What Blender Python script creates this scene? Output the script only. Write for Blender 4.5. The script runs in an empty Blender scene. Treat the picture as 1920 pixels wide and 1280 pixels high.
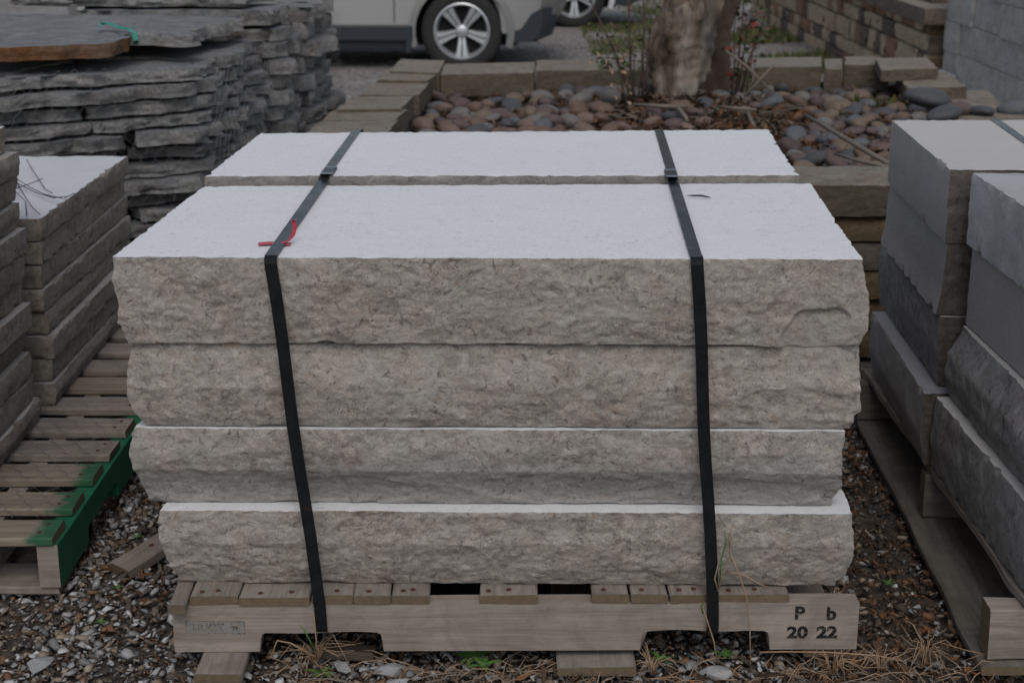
import bpy, bmesh, math, random
import numpy as np
from mathutils import Vector, noise, Matrix

# ------------------------------------------------------------------ camera, sky, sun, exposure
CAM_H, PITCH, FPX = 1.35, math.radians(16.7), 2925.0
scene = bpy.context.scene
COL = scene.collection
cam_d = bpy.data.cameras.new("camera"); cam = bpy.data.objects.new("camera", cam_d); COL.objects.link(cam)
cam.location = (0, 0, CAM_H); cam.rotation_euler = (math.pi/2 - PITCH, 0, 0)
cam_d.sensor_width = 36.0; cam_d.lens = 36.0*FPX/1920.0
cam_d.clip_start = 0.05; cam_d.clip_end = 2000
cam_d.dof.use_dof = True; cam_d.dof.focus_distance = 2.62; cam_d.dof.aperture_fstop = 8.0
scene.camera = cam

SUN_EL, SUN_AZ = math.radians(50), math.radians(176)     # azimuth from +Y towards +X
world = bpy.data.worlds.new("World"); scene.world = world; world.use_nodes = True
wn, wl = world.node_tree.nodes, world.node_tree.links
bgn = wn["Background"]
sky = wn.new("ShaderNodeTexSky"); sky.sky_type = 'NISHITA'; sky.sun_disc = False
sky.sun_elevation = SUN_EL; sky.sun_rotation = SUN_AZ; sky.air_density = 1.0; sky.dust_density = 2.0; sky.ozone_density = 1.0
hsv = wn.new("ShaderNodeHueSaturation"); hsv.inputs["Saturation"].default_value = 0.60
wl.new(sky.outputs[0], hsv.inputs["Color"]); wl.new(hsv.outputs[0], bgn.inputs["Color"])
bgn.inputs["Strength"].default_value = 0.10
sun_d = bpy.data.lights.new("sun", 'SUN'); sun_d.energy = 0.65; sun_d.angle = math.radians(30); sun_d.color = (1.0, 0.97, 0.93)
sun = bpy.data.objects.new("sun", sun_d); COL.objects.link(sun)
sv = Vector((math.sin(SUN_AZ)*math.cos(SUN_EL), math.cos(SUN_AZ)*math.cos(SUN_EL), math.sin(SUN_EL)))
sun.rotation_euler = sv.to_track_quat('Z', 'Y').to_euler()
scene.view_settings.view_transform = 'Standard'; scene.view_settings.look = 'None'
scene.view_settings.exposure = 0.28; scene.view_settings.gamma = 1.0

# ------------------------------------------------------------------ measuring helpers
def ray(px, py):
    dx = (px-960)/FPX; dy = (640-py)/FPX
    return (dx, math.cos(PITCH)+dy*math.sin(PITCH), -math.sin(PITCH)+dy*math.cos(PITCH))
def onz(px, py, z):
    d = ray(px, py); t = (z-CAM_H)/d[2]; return Vector((d[0]*t, d[1]*t, z))
def ony(px, py, y):
    d = ray(px, py); t = y/d[1]; return Vector((d[0]*t, y, CAM_H+d[2]*t))
def proj(x, y, z):
    z -= CAM_H
    a = y*math.cos(PITCH)-z*math.sin(PITCH); u = y*math.sin(PITCH)+z*math.cos(PITCH)
    return 960+FPX*x/a, 640-FPX*u/a
def gz(y):                                   # the yard falls away gently behind the stacks
    if y < 4: return 0.0
    return -0.25*min(1.0, (y-4)/9.4) if y < 13.4 else -0.25-0.012*(y-13.4)

# ------------------------------------------------------------------ object helpers
def link(o, parent=None):
    COL.objects.link(o)
    if parent is not None: o.parent = parent
    return o
def tag(o, label=None, cat=None, group=None, kind=None):
    if label: o['label'] = label
    if cat: o['category'] = cat
    if group: o['group'] = group
    if kind: o['kind'] = kind
    return o
def empty(name, loc=(0, 0, 0), rz=0.0):
    o = bpy.data.objects.new(name, None); o.location = loc; o.rotation_euler = (0, 0, rz); o.empty_display_size = .1
    return link(o)
def mesh_obj(name, verts, faces, mats, parent=None, loc=(0, 0, 0), smooth=False, midx=None, sharp=None):
    me = bpy.data.meshes.new(name); me.from_pydata([tuple(v) for v in verts], [], faces)
    for m in (mats if isinstance(mats, (list, tuple)) else [mats]): me.materials.append(m)
    if midx is not None: me.polygons.foreach_set("material_index", midx)
    if smooth: me.polygons.foreach_set("use_smooth", [True]*len(me.polygons))
    me.update()
    if sharp is not None: me.set_sharp_from_angle(angle=math.radians(sharp))
    o = bpy.data.objects.new(name, me); o.location = loc
    return link(o, parent)
class MB:
    """collects shapes for one mesh"""
    def __init__(s): s.v = []; s.f = []
    def add(s, vs, fs):
        n = len(s.v); s.v += [tuple(v) for v in vs]; s.f += [tuple(i+n for i in f) for f in fs]; return s
    def box(s, c, d, rz=0.0, taper=1.0, rx=0.0, ry=0.0):
        R = Matrix.Rotation(rz, 3, 'Z') @ Matrix.Rotation(ry, 3, 'Y') @ Matrix.Rotation(rx, 3, 'X')
        vs = []
        for z in (-.5, .5):
            k = taper if z > 0 else 1.0
            for x, y in ((-.5, -.5), (.5, -.5), (.5, .5), (-.5, .5)):
                vs.append(Vector(c) + R @ Vector((x*d[0]*k, y*d[1]*k, z*d[2])))
        return s.add(vs, [(3, 2, 1, 0), (4, 5, 6, 7), (0, 1, 5, 4), (1, 2, 6, 5), (2, 3, 7, 6), (3, 0, 4, 7)])
    def tube(s, pts, rad, n=6, cap=True):
        pts = [Vector(p) for p in pts]
        if not isinstance(rad, (list, tuple)): rad = [rad]*len(pts)
        vs = []; up = Vector((0, 0, 1)); prev = None
        for i, p in enumerate(pts):
            t = (pts[min(i+1, len(pts)-1)] - pts[max(i-1, 0)]).normalized()
            if prev is None:
                a = t.cross(up if abs(t.z) < .95 else Vector((1, 0, 0))).normalized()
            else:
                a = (prev - t*prev.dot(t)); a = a.normalized() if a.length > 1e-6 else t.orthogonal().normalized()
            prev = a; b = t.cross(a)
            for k in range(n):
                an = 2*math.pi*k/n; vs.append(p + (a*math.cos(an)+b*math.sin(an))*rad[i])
        fs = []
        for i in range(len(pts)-1):
            for k in range(n):
                k2 = (k+1) % n; fs.append((i*n+k, i*n+k2, (i+1)*n+k2, (i+1)*n+k))
        if cap: fs.append(tuple(range(n))[::-1]); fs.append(tuple(range((len(pts)-1)*n, len(pts)*n)))
        return s.add(vs, fs)
    def build(s, name, mat, parent=None, loc=(0, 0, 0), smooth=False, sharp=None, bevel=0.0):
        o = mesh_obj(name, s.v, s.f, mat, parent, loc, smooth, None, sharp)
        if bevel:
            b = o.modifiers.new("bevel", 'BEVEL'); b.width = bevel; b.segments = 2; b.limit_method = 'ANGLE'
        return o

# ------------------------------------------------------------------ materials
class NT:
    def __init__(s, name):
        s.m = bpy.data.materials.new(name); s.m.use_nodes = True
        s.n = s.m.node_tree.nodes; s.l = s.m.node_tree.links; s.b = s.n["Principled BSDF"]
    def node(s, t, ins=None, **kw):
        x = s.n.new(t)
        for k, v in kw.items(): setattr(x, k, v)
        for k, v in (ins or {}).items():
            if isinstance(v, bpy.types.NodeSocket): s.l.new(v, x.inputs[k])
            else: x.inputs[k].default_value = v
        return x
    def coords(s, scale=(1, 1, 1), rand=True):
        tc = s.node("ShaderNodeTexCoord"); v = tc.outputs["Object"]
        if rand:
            oi = s.node("ShaderNodeObjectInfo")
            mu = s.node("ShaderNodeMath", {0: oi.outputs["Random"], 1: 57.0}, operation='MULTIPLY')
            v = s.node("ShaderNodeVectorMath", {0: v, 1: mu.outputs[0]}, operation='ADD').outputs[0]
        mp = s.node("ShaderNodeMapping", {"Vector": v, "Scale": scale}); return mp.outputs[0]
    def noise(s, vec, scale, detail=6, rough=.6, dist=0.0):
        return s.node("ShaderNodeTexNoise", {"Vector": vec, "Scale": scale, "Detail": detail, "Roughness": rough, "Distortion": dist}).outputs["Fac"]
    def voro(s, vec, scale, feature='F1', out="Distance"):
        return s.node("ShaderNodeTexVoronoi", {"Vector": vec, "Scale": scale}, feature=feature).outputs[out]
    def ramp(s, fac, stops, interp='LINEAR'):
        r = s.node("ShaderNodeValToRGB", {"Fac": fac}); r.color_ramp.interpolation = interp
        e = r.color_ramp.elements
        while len(e) < len(stops): e.new(.5)
        for i, (p, c) in enumerate(stops):
            e[i].position = p; e[i].color = (*c, 1) if len(c) == 3 else (c[0], c[0], c[0], 1)
        return r.outputs["Color"]
    def mix(s, fac, a, b, blend='MIX'):
        x = s.node("ShaderNodeMix", data_type='RGBA', blend_type=blend)
        for i, v in ((0, fac), (6, a), (7, b)):
            if isinstance(v, bpy.types.NodeSocket): s.l.new(v, x.inputs[i])
            else: x.inputs[i].default_value = v if i == 0 else ((*v, 1) if len(v) == 3 else v)
        return x.outputs[2]
    def math(s, op, a, b=0.0):
        return s.node("ShaderNodeMath", {0: a, 1: b}, operation=op).outputs[0]
    def bump(s, h, strength=.5, dist=.002, prev=None):
        ins = {"Height": h, "Strength": strength, "Distance": dist}
        if prev is not None: ins["Normal"] = prev
        return s.node("ShaderNodeBump", ins).outputs[0]
    def done(s, color, rough=.9, normal=None, spec=.3, metal=0.0):
        for k, v in (("Base Color", color), ("Roughness", rough), ("Normal", normal), ("Specular IOR Level", spec), ("Metallic", metal)):
            if v is None: continue
            if isinstance(v, bpy.types.NodeSocket): s.l.new(v, s.b.inputs[k])
            else: s.b.inputs[k].default_value = (*v, 1) if isinstance(v, tuple) else v
        return s.m

def sc(c, k): return tuple(x*k for x in c)
def split_stone(name, dark, mid, light, scale=9, stretch=2.0, bumpd=.004, rust=.5, white=.5, vein=.5, grey_low=False):
    t = NT(name); v = t.coords((1, 1, stretch))
    n1 = t.noise(v, scale*2.6, 9, .72, 1.1)
    c = t.ramp(n1, [(.32, dark), (.5, mid), (.66, light)])
    big = t.noise(v, scale*.5, 5, .6, .5)
    c = t.mix(t.ramp(big, [(.38, (0,)), (.64, (1,))]), c, t.mix(.5, c, sc(light, .92)))
    # slow drift between a mauve and a greenish grey cast
    hue = t.noise(t.coords((1.3, 1.3, stretch)), scale*.9, 6, .65, .9)
    c = t.mix(.6, c, t.ramp(hue, [(.36, (1.06, .95, .92)), (.52, (1, 1, .99)), (.66, (.95, 1.01, .95))]), 'MULTIPLY')
    if grey_low:
        tc = t.node("ShaderNodeTexCoord"); sx = t.node("ShaderNodeSeparateXYZ", {0: tc.outputs["Object"]})
        z = t.math('ADD', sx.outputs[2], t.math('MULTIPLY', t.math('SUBTRACT', t.noise(v, 5, 6, .6, .6), .5), .18))
        g = t.ramp(z, [(.0, (1,)), (.02, (0,))]); g2 = t.mix(n1, sc(light, .74), sc(light, 1.02))
        c = t.mix(t.math('MULTIPLY', g, .8), c, t.mix(.3, g2, (.26, .29, .28)))
    # crumpled pale wisps of shell and calcite
    for (k, lo, off) in ((2.4, .50, 0), (4.6, .47, 7), (7.5, .52, 3)):
        w = t.noise(t.coords((1, 1.0, stretch*1.1)), scale*k, 7, .7, 2.4)
        wm = t.ramp(w, [(lo, (0,)), (lo+.02, (1,)), (lo+.05, (0,))])
        c = t.mix(t.math('MULTIPLY', wm, .62*vein), c, sc(light, 1.5))
    dk = t.noise(v, scale*3.6, 8, .75, 2.0)
    dm = t.ramp(dk, [(.38, (1,)), (.44, (0,))])
    c = t.mix(t.math('MULTIPLY', dm, .65), c, sc(dark, .7))  # shade of fine crevices put into the colour
    if rust:
        r = t.ramp(t.noise(v, scale*3.1, 3, .5, .4), [(.66, (0,)), (.74, (1,))])
        c = t.mix(t.math('MULTIPLY', r, rust), c, (mid[0]*1.15, mid[1]*.86, mid[2]*.6))
    if white:
        r = t.ramp(t.noise(t.coords((1, 1, stretch*1.6)), scale*3.0, 5, .7, 1.0), [(.655, (0,)), (.69, (1,))])
        c = t.mix(t.math('MULTIPLY', r, white), c, (.62, .62, .62))
    h = t.bump(t.noise(v, scale*3, 10, .76, 1.0), 1.0, bumpd*2.0)
    h = t.bump(t.noise(v, scale*9, 8, .78, 1.8), 1.0, bumpd*1.1, h)
    return t.done(c, .92, h, .15)
def sawn_stone(name, col, var=.06, fleck=.0, scale=60, stain=None, smudge=0.0, bk=1.0):
    t = NT(name); v = t.coords((1, 1, 1))
    n = t.noise(v, 7, 5, .6)
    c = t.mix(n, sc(col, 1-var), sc(col, 1+var))
    f = t.noise(t.coords((1, 1.9, 1)), scale*1.25, 4, .68, 1.8)
    fm = t.noise(t.coords((1, 1.5, 1)), 5, 6, .7, .8)
    c = t.mix(t.math('MULTIPLY', t.math('MULTIPLY', t.ramp(f, [(.355, (1,)), (.425, (0,))]), fleck), t.ramp(fm, [(.35, (.45,)), (.6, (1.0,))])), c, sc(col, .25))
    c = t.mix(.20, c, t.mix(t.noise(t.coords((1, 1.6, 1)), 3.1, 8, .75, .6), sc(col, .55), sc(col, 1.3)))
    ln = t.noise(t.coords((1.2, 40, 40)), 1.0, 5, .6)
    c = t.mix(.09, c, t.mix(ln, sc(col, .5), sc(col, 1.4)))
    g = t.noise(v, 420, 2, .5)
    c = t.mix(.30, c, t.mix(g, sc(col, .45), sc(col, 1.5)))
    if smudge:
        r = t.ramp(t.noise(v, 3.2, 5, .6, .8), [(.45, (0,)), (.7, (1,))])
        c = t.mix(t.math('MULTIPLY', r, smudge), c, stain or sc(col, .6))
    h = t.bump(t.noise(v, 200, 5, .7), min(1, .35*bk), .0008*bk)
    h = t.bump(t.noise(v, 26, 8, .72, .5), min(1, .25*bk), .002*bk, h)
    return t.done(c, .88, h, .25)
def wood(name, a, b, along='X', grey=None, scale=1.0):
    t = NT(name)
    s_ = {'X': (3, 60, 60), 'Y': (60, 3, 60), 'Z': (60, 60, 3)}[along]
    v = t.coords(sc(s_, scale))
    n = t.noise(v, 1.0, 7, .65, .7)
    c = t.ramp(n, [(.36, sc(a, .75)), (.58, sc(b, 1.08))])
    big = t.noise(t.coords((4, 4, 4)), 1.2, 4, .6)
    c = t.mix(t.ramp(big, [(.4, (0,)), (.65, (1,))]), c, t.mix(.6, c, grey or sc(a, .7)))
    st = t.ramp(t.noise(t.coords((9, 9, 9)), 1.0, 6, .7, 1.2), [(.45, (0,)), (.62, (1,))])
    c = t.mix(t.math('MULTIPLY', st, .75), c, sc(a, .5))
    cr = t.ramp(t.noise(t.coords(sc(s_, .8)), 1.0, 3, .5, .3), [(.475, (0,)), (.5, (1,)), (.525, (0,))])
    br = t.ramp(t.noise(t.coords((7, 7, 7)), 1.0, 2, .5), [(.5, (0,)), (.6, (1,))])
    c = t.mix(t.math('MULTIPLY', t.math('MULTIPLY', cr, br), .7), c, sc(a, .35))
    kn = t.node("ShaderNodeTexVoronoi", {"Vector": t.coords((2.6, 9, 9)), "Scale": 1.0}).outputs["Distance"]
    km = t.ramp(kn, [(.05, (1,)), (.11, (0,))])
    c = t.mix(t.math('MULTIPLY', km, .7), c, (a[0]*.55, a[1]*.42, a[2]*.32))
    c = t.mix(.5, c, t.mix(t.noise(t.coords(sc(s_, 3)), 1, 5, .7), sc(a, .75), sc(b, 1.2)))
    h = t.bump(n, .8, .002)
    h = t.bump(t.noise(t.coords(sc(s_, 4*scale)), 1, 3, .5), .4, .0007, h)
    return t.done(c, .85, h, .2)
def simple(name, col, rough=.6, metal=0.0, var=.15, scale=20, bumpd=0.0, spec=.4, coat=0.0):
    t = NT(name); v = t.coords()
    c = t.mix(t.noise(v, scale, 5, .6), sc(col, 1-var), sc(col, 1+var))
    h = t.bump(t.noise(v, scale*4, 5, .6), .5, bumpd) if bumpd else None
    m = t.done(c, rough, h, spec, metal)
    if coat: t.b.inputs["Coat Weight"].default_value = coat; t.b.inputs["Coat Roughness"].default_value = .08
    return m
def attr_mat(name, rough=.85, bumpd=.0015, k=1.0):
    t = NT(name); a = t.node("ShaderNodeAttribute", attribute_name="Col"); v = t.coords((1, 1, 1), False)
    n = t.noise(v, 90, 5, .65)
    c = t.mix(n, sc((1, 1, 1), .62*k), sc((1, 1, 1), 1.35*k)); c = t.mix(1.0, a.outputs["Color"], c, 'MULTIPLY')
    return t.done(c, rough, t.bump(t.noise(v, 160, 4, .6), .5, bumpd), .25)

M = {}
M['lime'] = split_stone("split_limestone", (.175, .144, .122), (.42, .370, .325), (.60, .55, .50), 11, 1.2)
M['lime_grey'] = split_stone("split_limestone_grey_bed", (.175, .144, .122), (.39, .345, .305), (.57, .53, .485), 11, 1.2, grey_low=True, rust=.25)
M['lime_pale'] = split_stone("split_limestone_pale", (.20, .18, .165), (.31, .285, .26), (.44, .42, .39), 9, 1.6, rust=.2)
M['sawn'] = sawn_stone("sawn_limestone", (.70, .70, .695), .05, .95)
M['old_split'] = split_stone("weathered_split_limestone", (.14, .115, .090), (.27, .230, .186), (.40, .36, .31), 11, 1.2, rust=.3, white=.2, vein=.5)
M['old_sawn'] = sawn_stone("weathered_sawn_limestone", (.58, .58, .585), .07, .35, smudge=.25)
M['blue_side'] = sawn_stone("sawn_grey_stone_side", (.38, .355, .34), .16, .55, 40, stain=(.40, .385, .37), smudge=.5, bk=3.0)
M['blue_side_light'] = sawn_stone("sawn_light_grey_stone_side", (.46, .455, .45), .18, .8, 30, stain=(.20, .20, .205), smudge=.8, bk=3.0)
M['blue_rough'] = split_stone("split_brown_grey_stone", (.075, .064, .054), (.135, .118, .102), (.21, .19, .17), 11, 1.2, rust=.15, white=.1, vein=.2)
M['blue_top'] = sawn_stone("pale_sawn_grey_stone", (.50, .48, .45), .06, .06, stain=(.44, .39, .35), smudge=.5)
M['blue_top_dirty'] = sawn_stone("scuffed_pale_stone_top", (.40, .40, .40), .12, .15, stain=(.22, .20, .19), smudge=.6)
M['blue_ledge'] = sawn_stone("grey_stone_ledge", (.27, .265, .275), .08, .1)
M['flag'] = split_stone("grey_flagstone", (.075, .073, .070), (.195, .192, .186), (.37, .36, .345), 10, 2.2, rust=.12, white=.15, vein=.35)
M['flag_pale'] = split_stone("pale_grey_flagstone", (.13, .128, .12), (.25, .245, .23), (.38, .37, .35), 8, 2.0, rust=.5, white=.3, vein=.4)
M['flag_orange'] = split_stone("rusty_orange_flagstone_edge", (.09, .038, .014), (.20, .088, .032), (.22, .18, .14), 9, 3.0, rust=.5, white=.0, vein=.1)
M['flag_top'] = split_stone("flagstone_top", (.10, .102, .105), (.165, .168, .172), (.235, .238, .245), 5, 1.0, rust=.0, white=.0, vein=.1, bumpd=.002)
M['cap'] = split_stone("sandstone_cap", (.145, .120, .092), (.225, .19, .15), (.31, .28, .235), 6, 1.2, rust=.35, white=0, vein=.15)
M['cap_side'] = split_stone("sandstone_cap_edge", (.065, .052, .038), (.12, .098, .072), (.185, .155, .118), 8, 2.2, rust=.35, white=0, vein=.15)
M['course'] = split_stone("tan_wall_stone", (.07, .048, .026), (.145, .102, .056), (.21, .16, .095), 7, 1.6, rust=.6, white=0, vein=.1)
M['course_grey'] = split_stone("grey_wall_stone", (.075, .062, .05), (.13, .11, .09), (.20, .17, .14), 7, 1.6, rust=.3, white=0, vein=.1)
M['wall_tan'] = split_stone("ashlar_tan_stone", (.24, .18, .115), (.37, .29, .20), (.46, .38, .28), 5, 1.0, rust=.5, white=0, vein=.1)
M['wall_red'] = split_stone("ashlar_reddish_stone", (.16, .075, .05), (.26, .135, .09), (.32, .2, .14), 5, 1.0, rust=.3, white=0, vein=.1)
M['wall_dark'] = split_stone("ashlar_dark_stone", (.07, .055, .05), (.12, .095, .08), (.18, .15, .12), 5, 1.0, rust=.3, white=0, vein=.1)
M['mortar'] = simple("dark_joint", (.03, .025, .02), .95)
M['concrete'] = split_stone("grey_building_block", (.20, .197, .19), (.33, .325, .315), (.43, .425, .415), 4, 1.0, rust=.1, white=.0, vein=.2)
M['blue_split'] = split_stone("rough_grey_stone_side", (.14, .134, .130), (.26, .25, .243), (.38, .372, .365), 7, 1.0, rust=.05, white=.35, vein=.4)
M['old_ledge'] = sawn_stone("grimy_stone_ledge", (.34, .32, .295), .15, .5, smudge=.5)
M['wood_new'] = wood("pale_pallet_wood", (.23, .188, .155), (.36, .305, .258), 'X', (.19, .172, .16))
M['wood_old'] = wood("weathered_pallet_wood", (.165, .135, .112), (.31, .265, .225), 'X', (.20, .18, .16))
M['wood_oldY'] = wood("weathered_pallet_wood_lengthways", (.20, .165, .13), (.34, .285, .225), 'Y', (.21, .19, .17))
M['endgrain'] = simple("board_end_grain", (.135, .098, .062), .9, 0, .5, 90, .0015)
M['wood_grey'] = wood("grey_brown_pallet_wood", (.10, .084, .068), (.19, .165, .135), 'X', (.12, .11, .10))  # own grey brown, darkened further to carry the shade under the blocks
M['wood_dark'] = wood("dark_brown_wood", (.055, .042, .032), (.11, .087, .066), 'X')  # dark brown wood tone, grain along X
M['wood_darkY'] = wood("dark_brown_wood_lengthways", (.075, .062, .05), (.15, .125, .10), 'Y')  # dark brown wood tone, grain along Y
def gpaint():
    t = NT("scuffed_green_paint"); v = t.coords((8, 8, 40)); n = t.noise(v, 1.4, 8, .72, .6)
    c = t.mix(t.noise(t.coords(), 14, 6, .7), (.006, .075, .034), (.014, .155, .072))
    c = t.mix(t.ramp(n, [(.30, (.85,)), (.37, (0,))]), c, (.16, .13, .10))
    return t.done(c, .65, t.bump(n, .6, .002), .3)
M['green'] = gpaint()
def green_end():
    t = NT("wood_with_green_painted_end"); v = t.coords((3, 60, 60))
    n = t.noise(v, 1.0, 7, .65, .7); c = t.ramp(n, [(.3, (.15, .12, .09)), (.65, (.29, .24, .185))])
    tc = t.node("ShaderNodeTexCoord"); sx = t.node("ShaderNodeSeparateXYZ", {0: tc.outputs["Object"]})
    z = t.math('ADD', sx.outputs[0], t.math('ADD', t.math('MULTIPLY', t.math('SUBTRACT', t.noise(t.coords((1, 1, 1)), 20, 8, .75), .5), .10), t.math('MULTIPLY', t.math('SUBTRACT', n, .5), .10)))
    c = t.mix(t.ramp(z, [(.448, (0,)), (.47, (.9,))]), c, t.mix(n, (.006, .06, .028), (.012, .125, .058)))
    return t.done(c, .8, t.bump(n, .7, .002), .2)
M['wood_green'] = green_end()
def steel():
    t = NT("black_steel_strapping"); v = t.coords((1, 1, 1), False)
    n = t.noise(v, 35, 6, .65)
    c = t.mix(n, (.005, .006, .007), (.019, .021, .023))
    r = t.ramp(t.noise(v, 9, 5, .7), [(.60, (0,)), (.70, (1,))])
    g = t.node("ShaderNodeNewGeometry"); s3 = t.node("ShaderNodeSeparateXYZ", {0: g.outputs["Normal"]})
    c = t.mix(t.math('MULTIPLY', r, .6), c, (.13, .055, .025))
    return t.done(c, t.ramp(n, [(.3, (.22,)), (.7, (.36,))]), t.bump(n, .2, .0004), .13)
M['steel'] = steel()
M['bark_shade'] = simple("shaded_bark_tone", (.095, .066, .048), .9, 0, .5, 14, .01)  # rear stem's shade put into a darker bark colour
M['seal'] = simple("galvanised_seal", (.30, .36, .40), .4, .85, .2, 60)
M['rust'] = simple("rusty_nail", (.085, .032, .016), .8, .1, .5, 300, .0004)
def ink(name, col, holes, lo):
    t = NT(name); v = t.coords(); n = t.noise(v, 420, 4, .7); g = t.noise(t.coords((5, 60, 60)), 4, 4, .6)
    m_ = t.ramp(t.math('ADD', t.math('MULTIPLY', n, .6), t.math('MULTIPLY', g, .4)), [(lo, (1,)), (lo+.06, (0,))])
    return t.done(t.mix(t.math('MULTIPLY', m_, holes), col, (.26, .22, .18)), .9, None, .1)
M['ink'] = ink("black_stamp_ink", (.016, .015, .015), .7, .40)
M['ink_faded'] = ink("faded_stamp_ink", (.07, .064, .06), .95, .49)
M['stampbg'] = simple("bluish_grey_stamp_stain", (.215, .205, .19), .9, 0, .3, 60)
M['red'] = simple("red_plastic_tape", (.46, .045, .06), .45, 0, .2, 80)
M['greentape'] = simple("green_plastic_tape", (.008, .20, .14), .4, 0, .2, 40)
M['wire'] = simple("galvanised_wire", (.15, .15, .15), .5, .6, .2, 60)
M['wire_dark'] = simple("dark_twisted_wire", (.03, .032, .036), .6, .4, .2, 60)
M['chips'] = attr_mat("gravel_chips")
M['cob_far'] = attr_mat("pebble_fill", .7, .001, .34)  # pebbles darkened so their colour carries the shade between cobbles
M['litter'] = attr_mat("leaf_litter", .85, .0005)
def soil(name, a, b, scale):
    t = NT(name); v = t.coords((1, 1, 1), False)
    c = t.ramp(t.noise(v, scale, 8, .7), [(.35, a), (.65, b)])
    return t.done(c, .95, t.bump(t.noise(v, scale*3, 6, .7), .8, .01), .15)
M['soil'] = soil("dark_soil", (.030, .022, .016), (.085, .062, .045), 30)
def yard():
    t = NT("gravel_yard"); v = t.coords((1, 1, 1), False)
    vc = t.node("ShaderNodeTexVoronoi", {"Vector": v, "Scale": 38.0, "Randomness": 1.0})
    bw = t.node("ShaderNodeSeparateColor", {0: vc.outputs["Color"]})
    c = t.ramp(bw.outputs[0], [(.0, (.10, .082, .066)), (.35, (.19, .17, .15)), (.7, (.29, .275, .26)), (1.0, (.44, .43, .42))])
    big = t.noise(v, .9, 6, .65, .5)
    sx = t.node("ShaderNodeSeparateXYZ", {0: v})
    c = t.mix(t.ramp(big, [(.4, (0,)), (.62, (.6,))]), c, (.12, .098, .078))
    fine = t.noise(v, 120, 4, .7)
    c = t.mix(.35, c, t.mix(fine, (.05, .045, .04), (.42, .40, .37)))
    near = t.ramp(t.math('MULTIPLY', sx.outputs[1], .1), [(.42, (1,)), (.5, (0,))])
    c = t.mix(near, c, t.mix(fine, (.045, .036, .028), (.12, .098, .08)))
    h = t.bump(vc.outputs["Distance"], .8, .012); h = t.bump(fine, .5, .005, h)
    return t.done(c, .93, h, .2)
M['yard'] = yard()
M['bedsoil'] = soil("mulch_soil", (.045, .026, .016), (.12, .078, .05), 40)
def bark():
    t = NT("smooth_mottled_bark"); v = t.coords((9, 9, 3.2), False)
    n = t.noise(v, 1.0, 7, .6, .9)
    c = t.ramp(n, [(.36, (.06, .042, .030)), (.48, (.15, .112, .083)), (.60, (.26, .215, .172))])
    g = t.ramp(t.noise(t.coords((5, 5, 1.2), False), 1.2, 5, .6, .5), [(.52, (0,)), (.66, (1,))])
    c = t.mix(t.math('MULTIPLY', g, .6), c, (.17, .18, .165))
    k = t.ramp(t.noise(v, 2.2, 6, .7, 1.5), [(.36, (1,)), (.44, (0,))])
    c = t.mix(t.math('MULTIPLY', k, .7), c, (.06, .04, .028))
    return t.done(c, .8, t.bump(n, .9, .012), .2)
M['bark'] = bark()
M['twig'] = simple("dark_twig", (.075, .048, .036), .8, 0, .4, 30)
M['twig_grey'] = simple("grey_dry_stick", (.17, .14, .11), .85, 0, .35, 40)
M['leaf_green'] = simple("green_leaf", (.050, .068, .022), .6, 0, .45, 30)
M['leaf_red'] = simple("red_leaf", (.20, .03, .025), .6, 0, .5, 30)
M['weed'] = simple("weed_leaf", (.075, .16, .035), .6, 0, .4, 30)
M['straw'] = simple("dry_straw", (.30, .20, .125), .75, 0, .35, 60)
M['grass_far'] = attr_mat("grass_blades", .7, .0003)
M['paint_silver'] = simple("silver_beige_paint", (.27, .268, .26), .32, .5, .03, 5, 0, .5, .6)
M['paint_white'] = simple("white_paint", (.55, .55, .55), .3, 0, .03, 5, 0, .5, .8)
M['clad'] = simple("dark_plastic_cladding", (.022, .030, .036), .55, 0, .15, 30)
M['dark'] = simple("wheel_well_black", (.008, .008, .008), .9)
M['tyre'] = simple("tyre_rubber", (.022, .020, .019), .8, 0, .3, 60, .001)
M['alloy'] = simple("silver_alloy", (.55, .56, .57), .35, .7, .06, 20)
M['glass'] = simple("tinted_car_glass", (.02, .024, .026), .06, 0, .05, 5, 0, .9)
M['lampglass'] = simple("fog_lamp_glass", (.5, .48, .45), .15, .2, .1, 20)
M['redthing'] = simple("faded_red_plastic", (.30, .045, .055), .6, 0, .3, 40)

# ------------------------------------------------------------------ rough stone builder
def sstep(a, b, x):
    t = min(1.0, max(0.0, (x-a)/(b-a))); return t*t*(3-2*t)
def pl(prof, v):
    if not prof: return 0.0
    if v <= prof[0][0]: return prof[0][1]
    for (a, x), (b, y) in zip(prof, prof[1:]):
        if v <= b: return x + (y-x)*(v-a)/max(1e-6, b-a)
    return prof[-1][1]
def fract(p, fine):
    """split face: flat overall, with scalloped flakes at three sizes and a few ledges"""
    w = noise.noise_vector(p*14)*.012
    q = Vector((p.x*5, p.y*5, p.z*8))
    a = noise.fractal(q, .9, 2.2, 5)
    t = a*5.0+1.5*noise.noise(q*.6); fl = math.floor(t); ter = (fl + sstep(.30, .46, t-fl))/5.0
    r = .24*ter + .12*a
    g = p+w
    d1 = noise.voronoi(Vector((g.x*17, g.y*17, g.z*30)))[0]; r -= .34*(d1[0]-.45)
    if fine > 3:
        d2 = noise.voronoi(Vector((g.x*52, g.y*52, g.z*86)))[0]; r -= .24*(d2[0]-.45)
        r += .10*noise.fractal(p*70, .8, 2.2, 3)
    else:
        r += .16*noise.fractal(p*40, .8, 2.2, 3)
    return r
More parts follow.
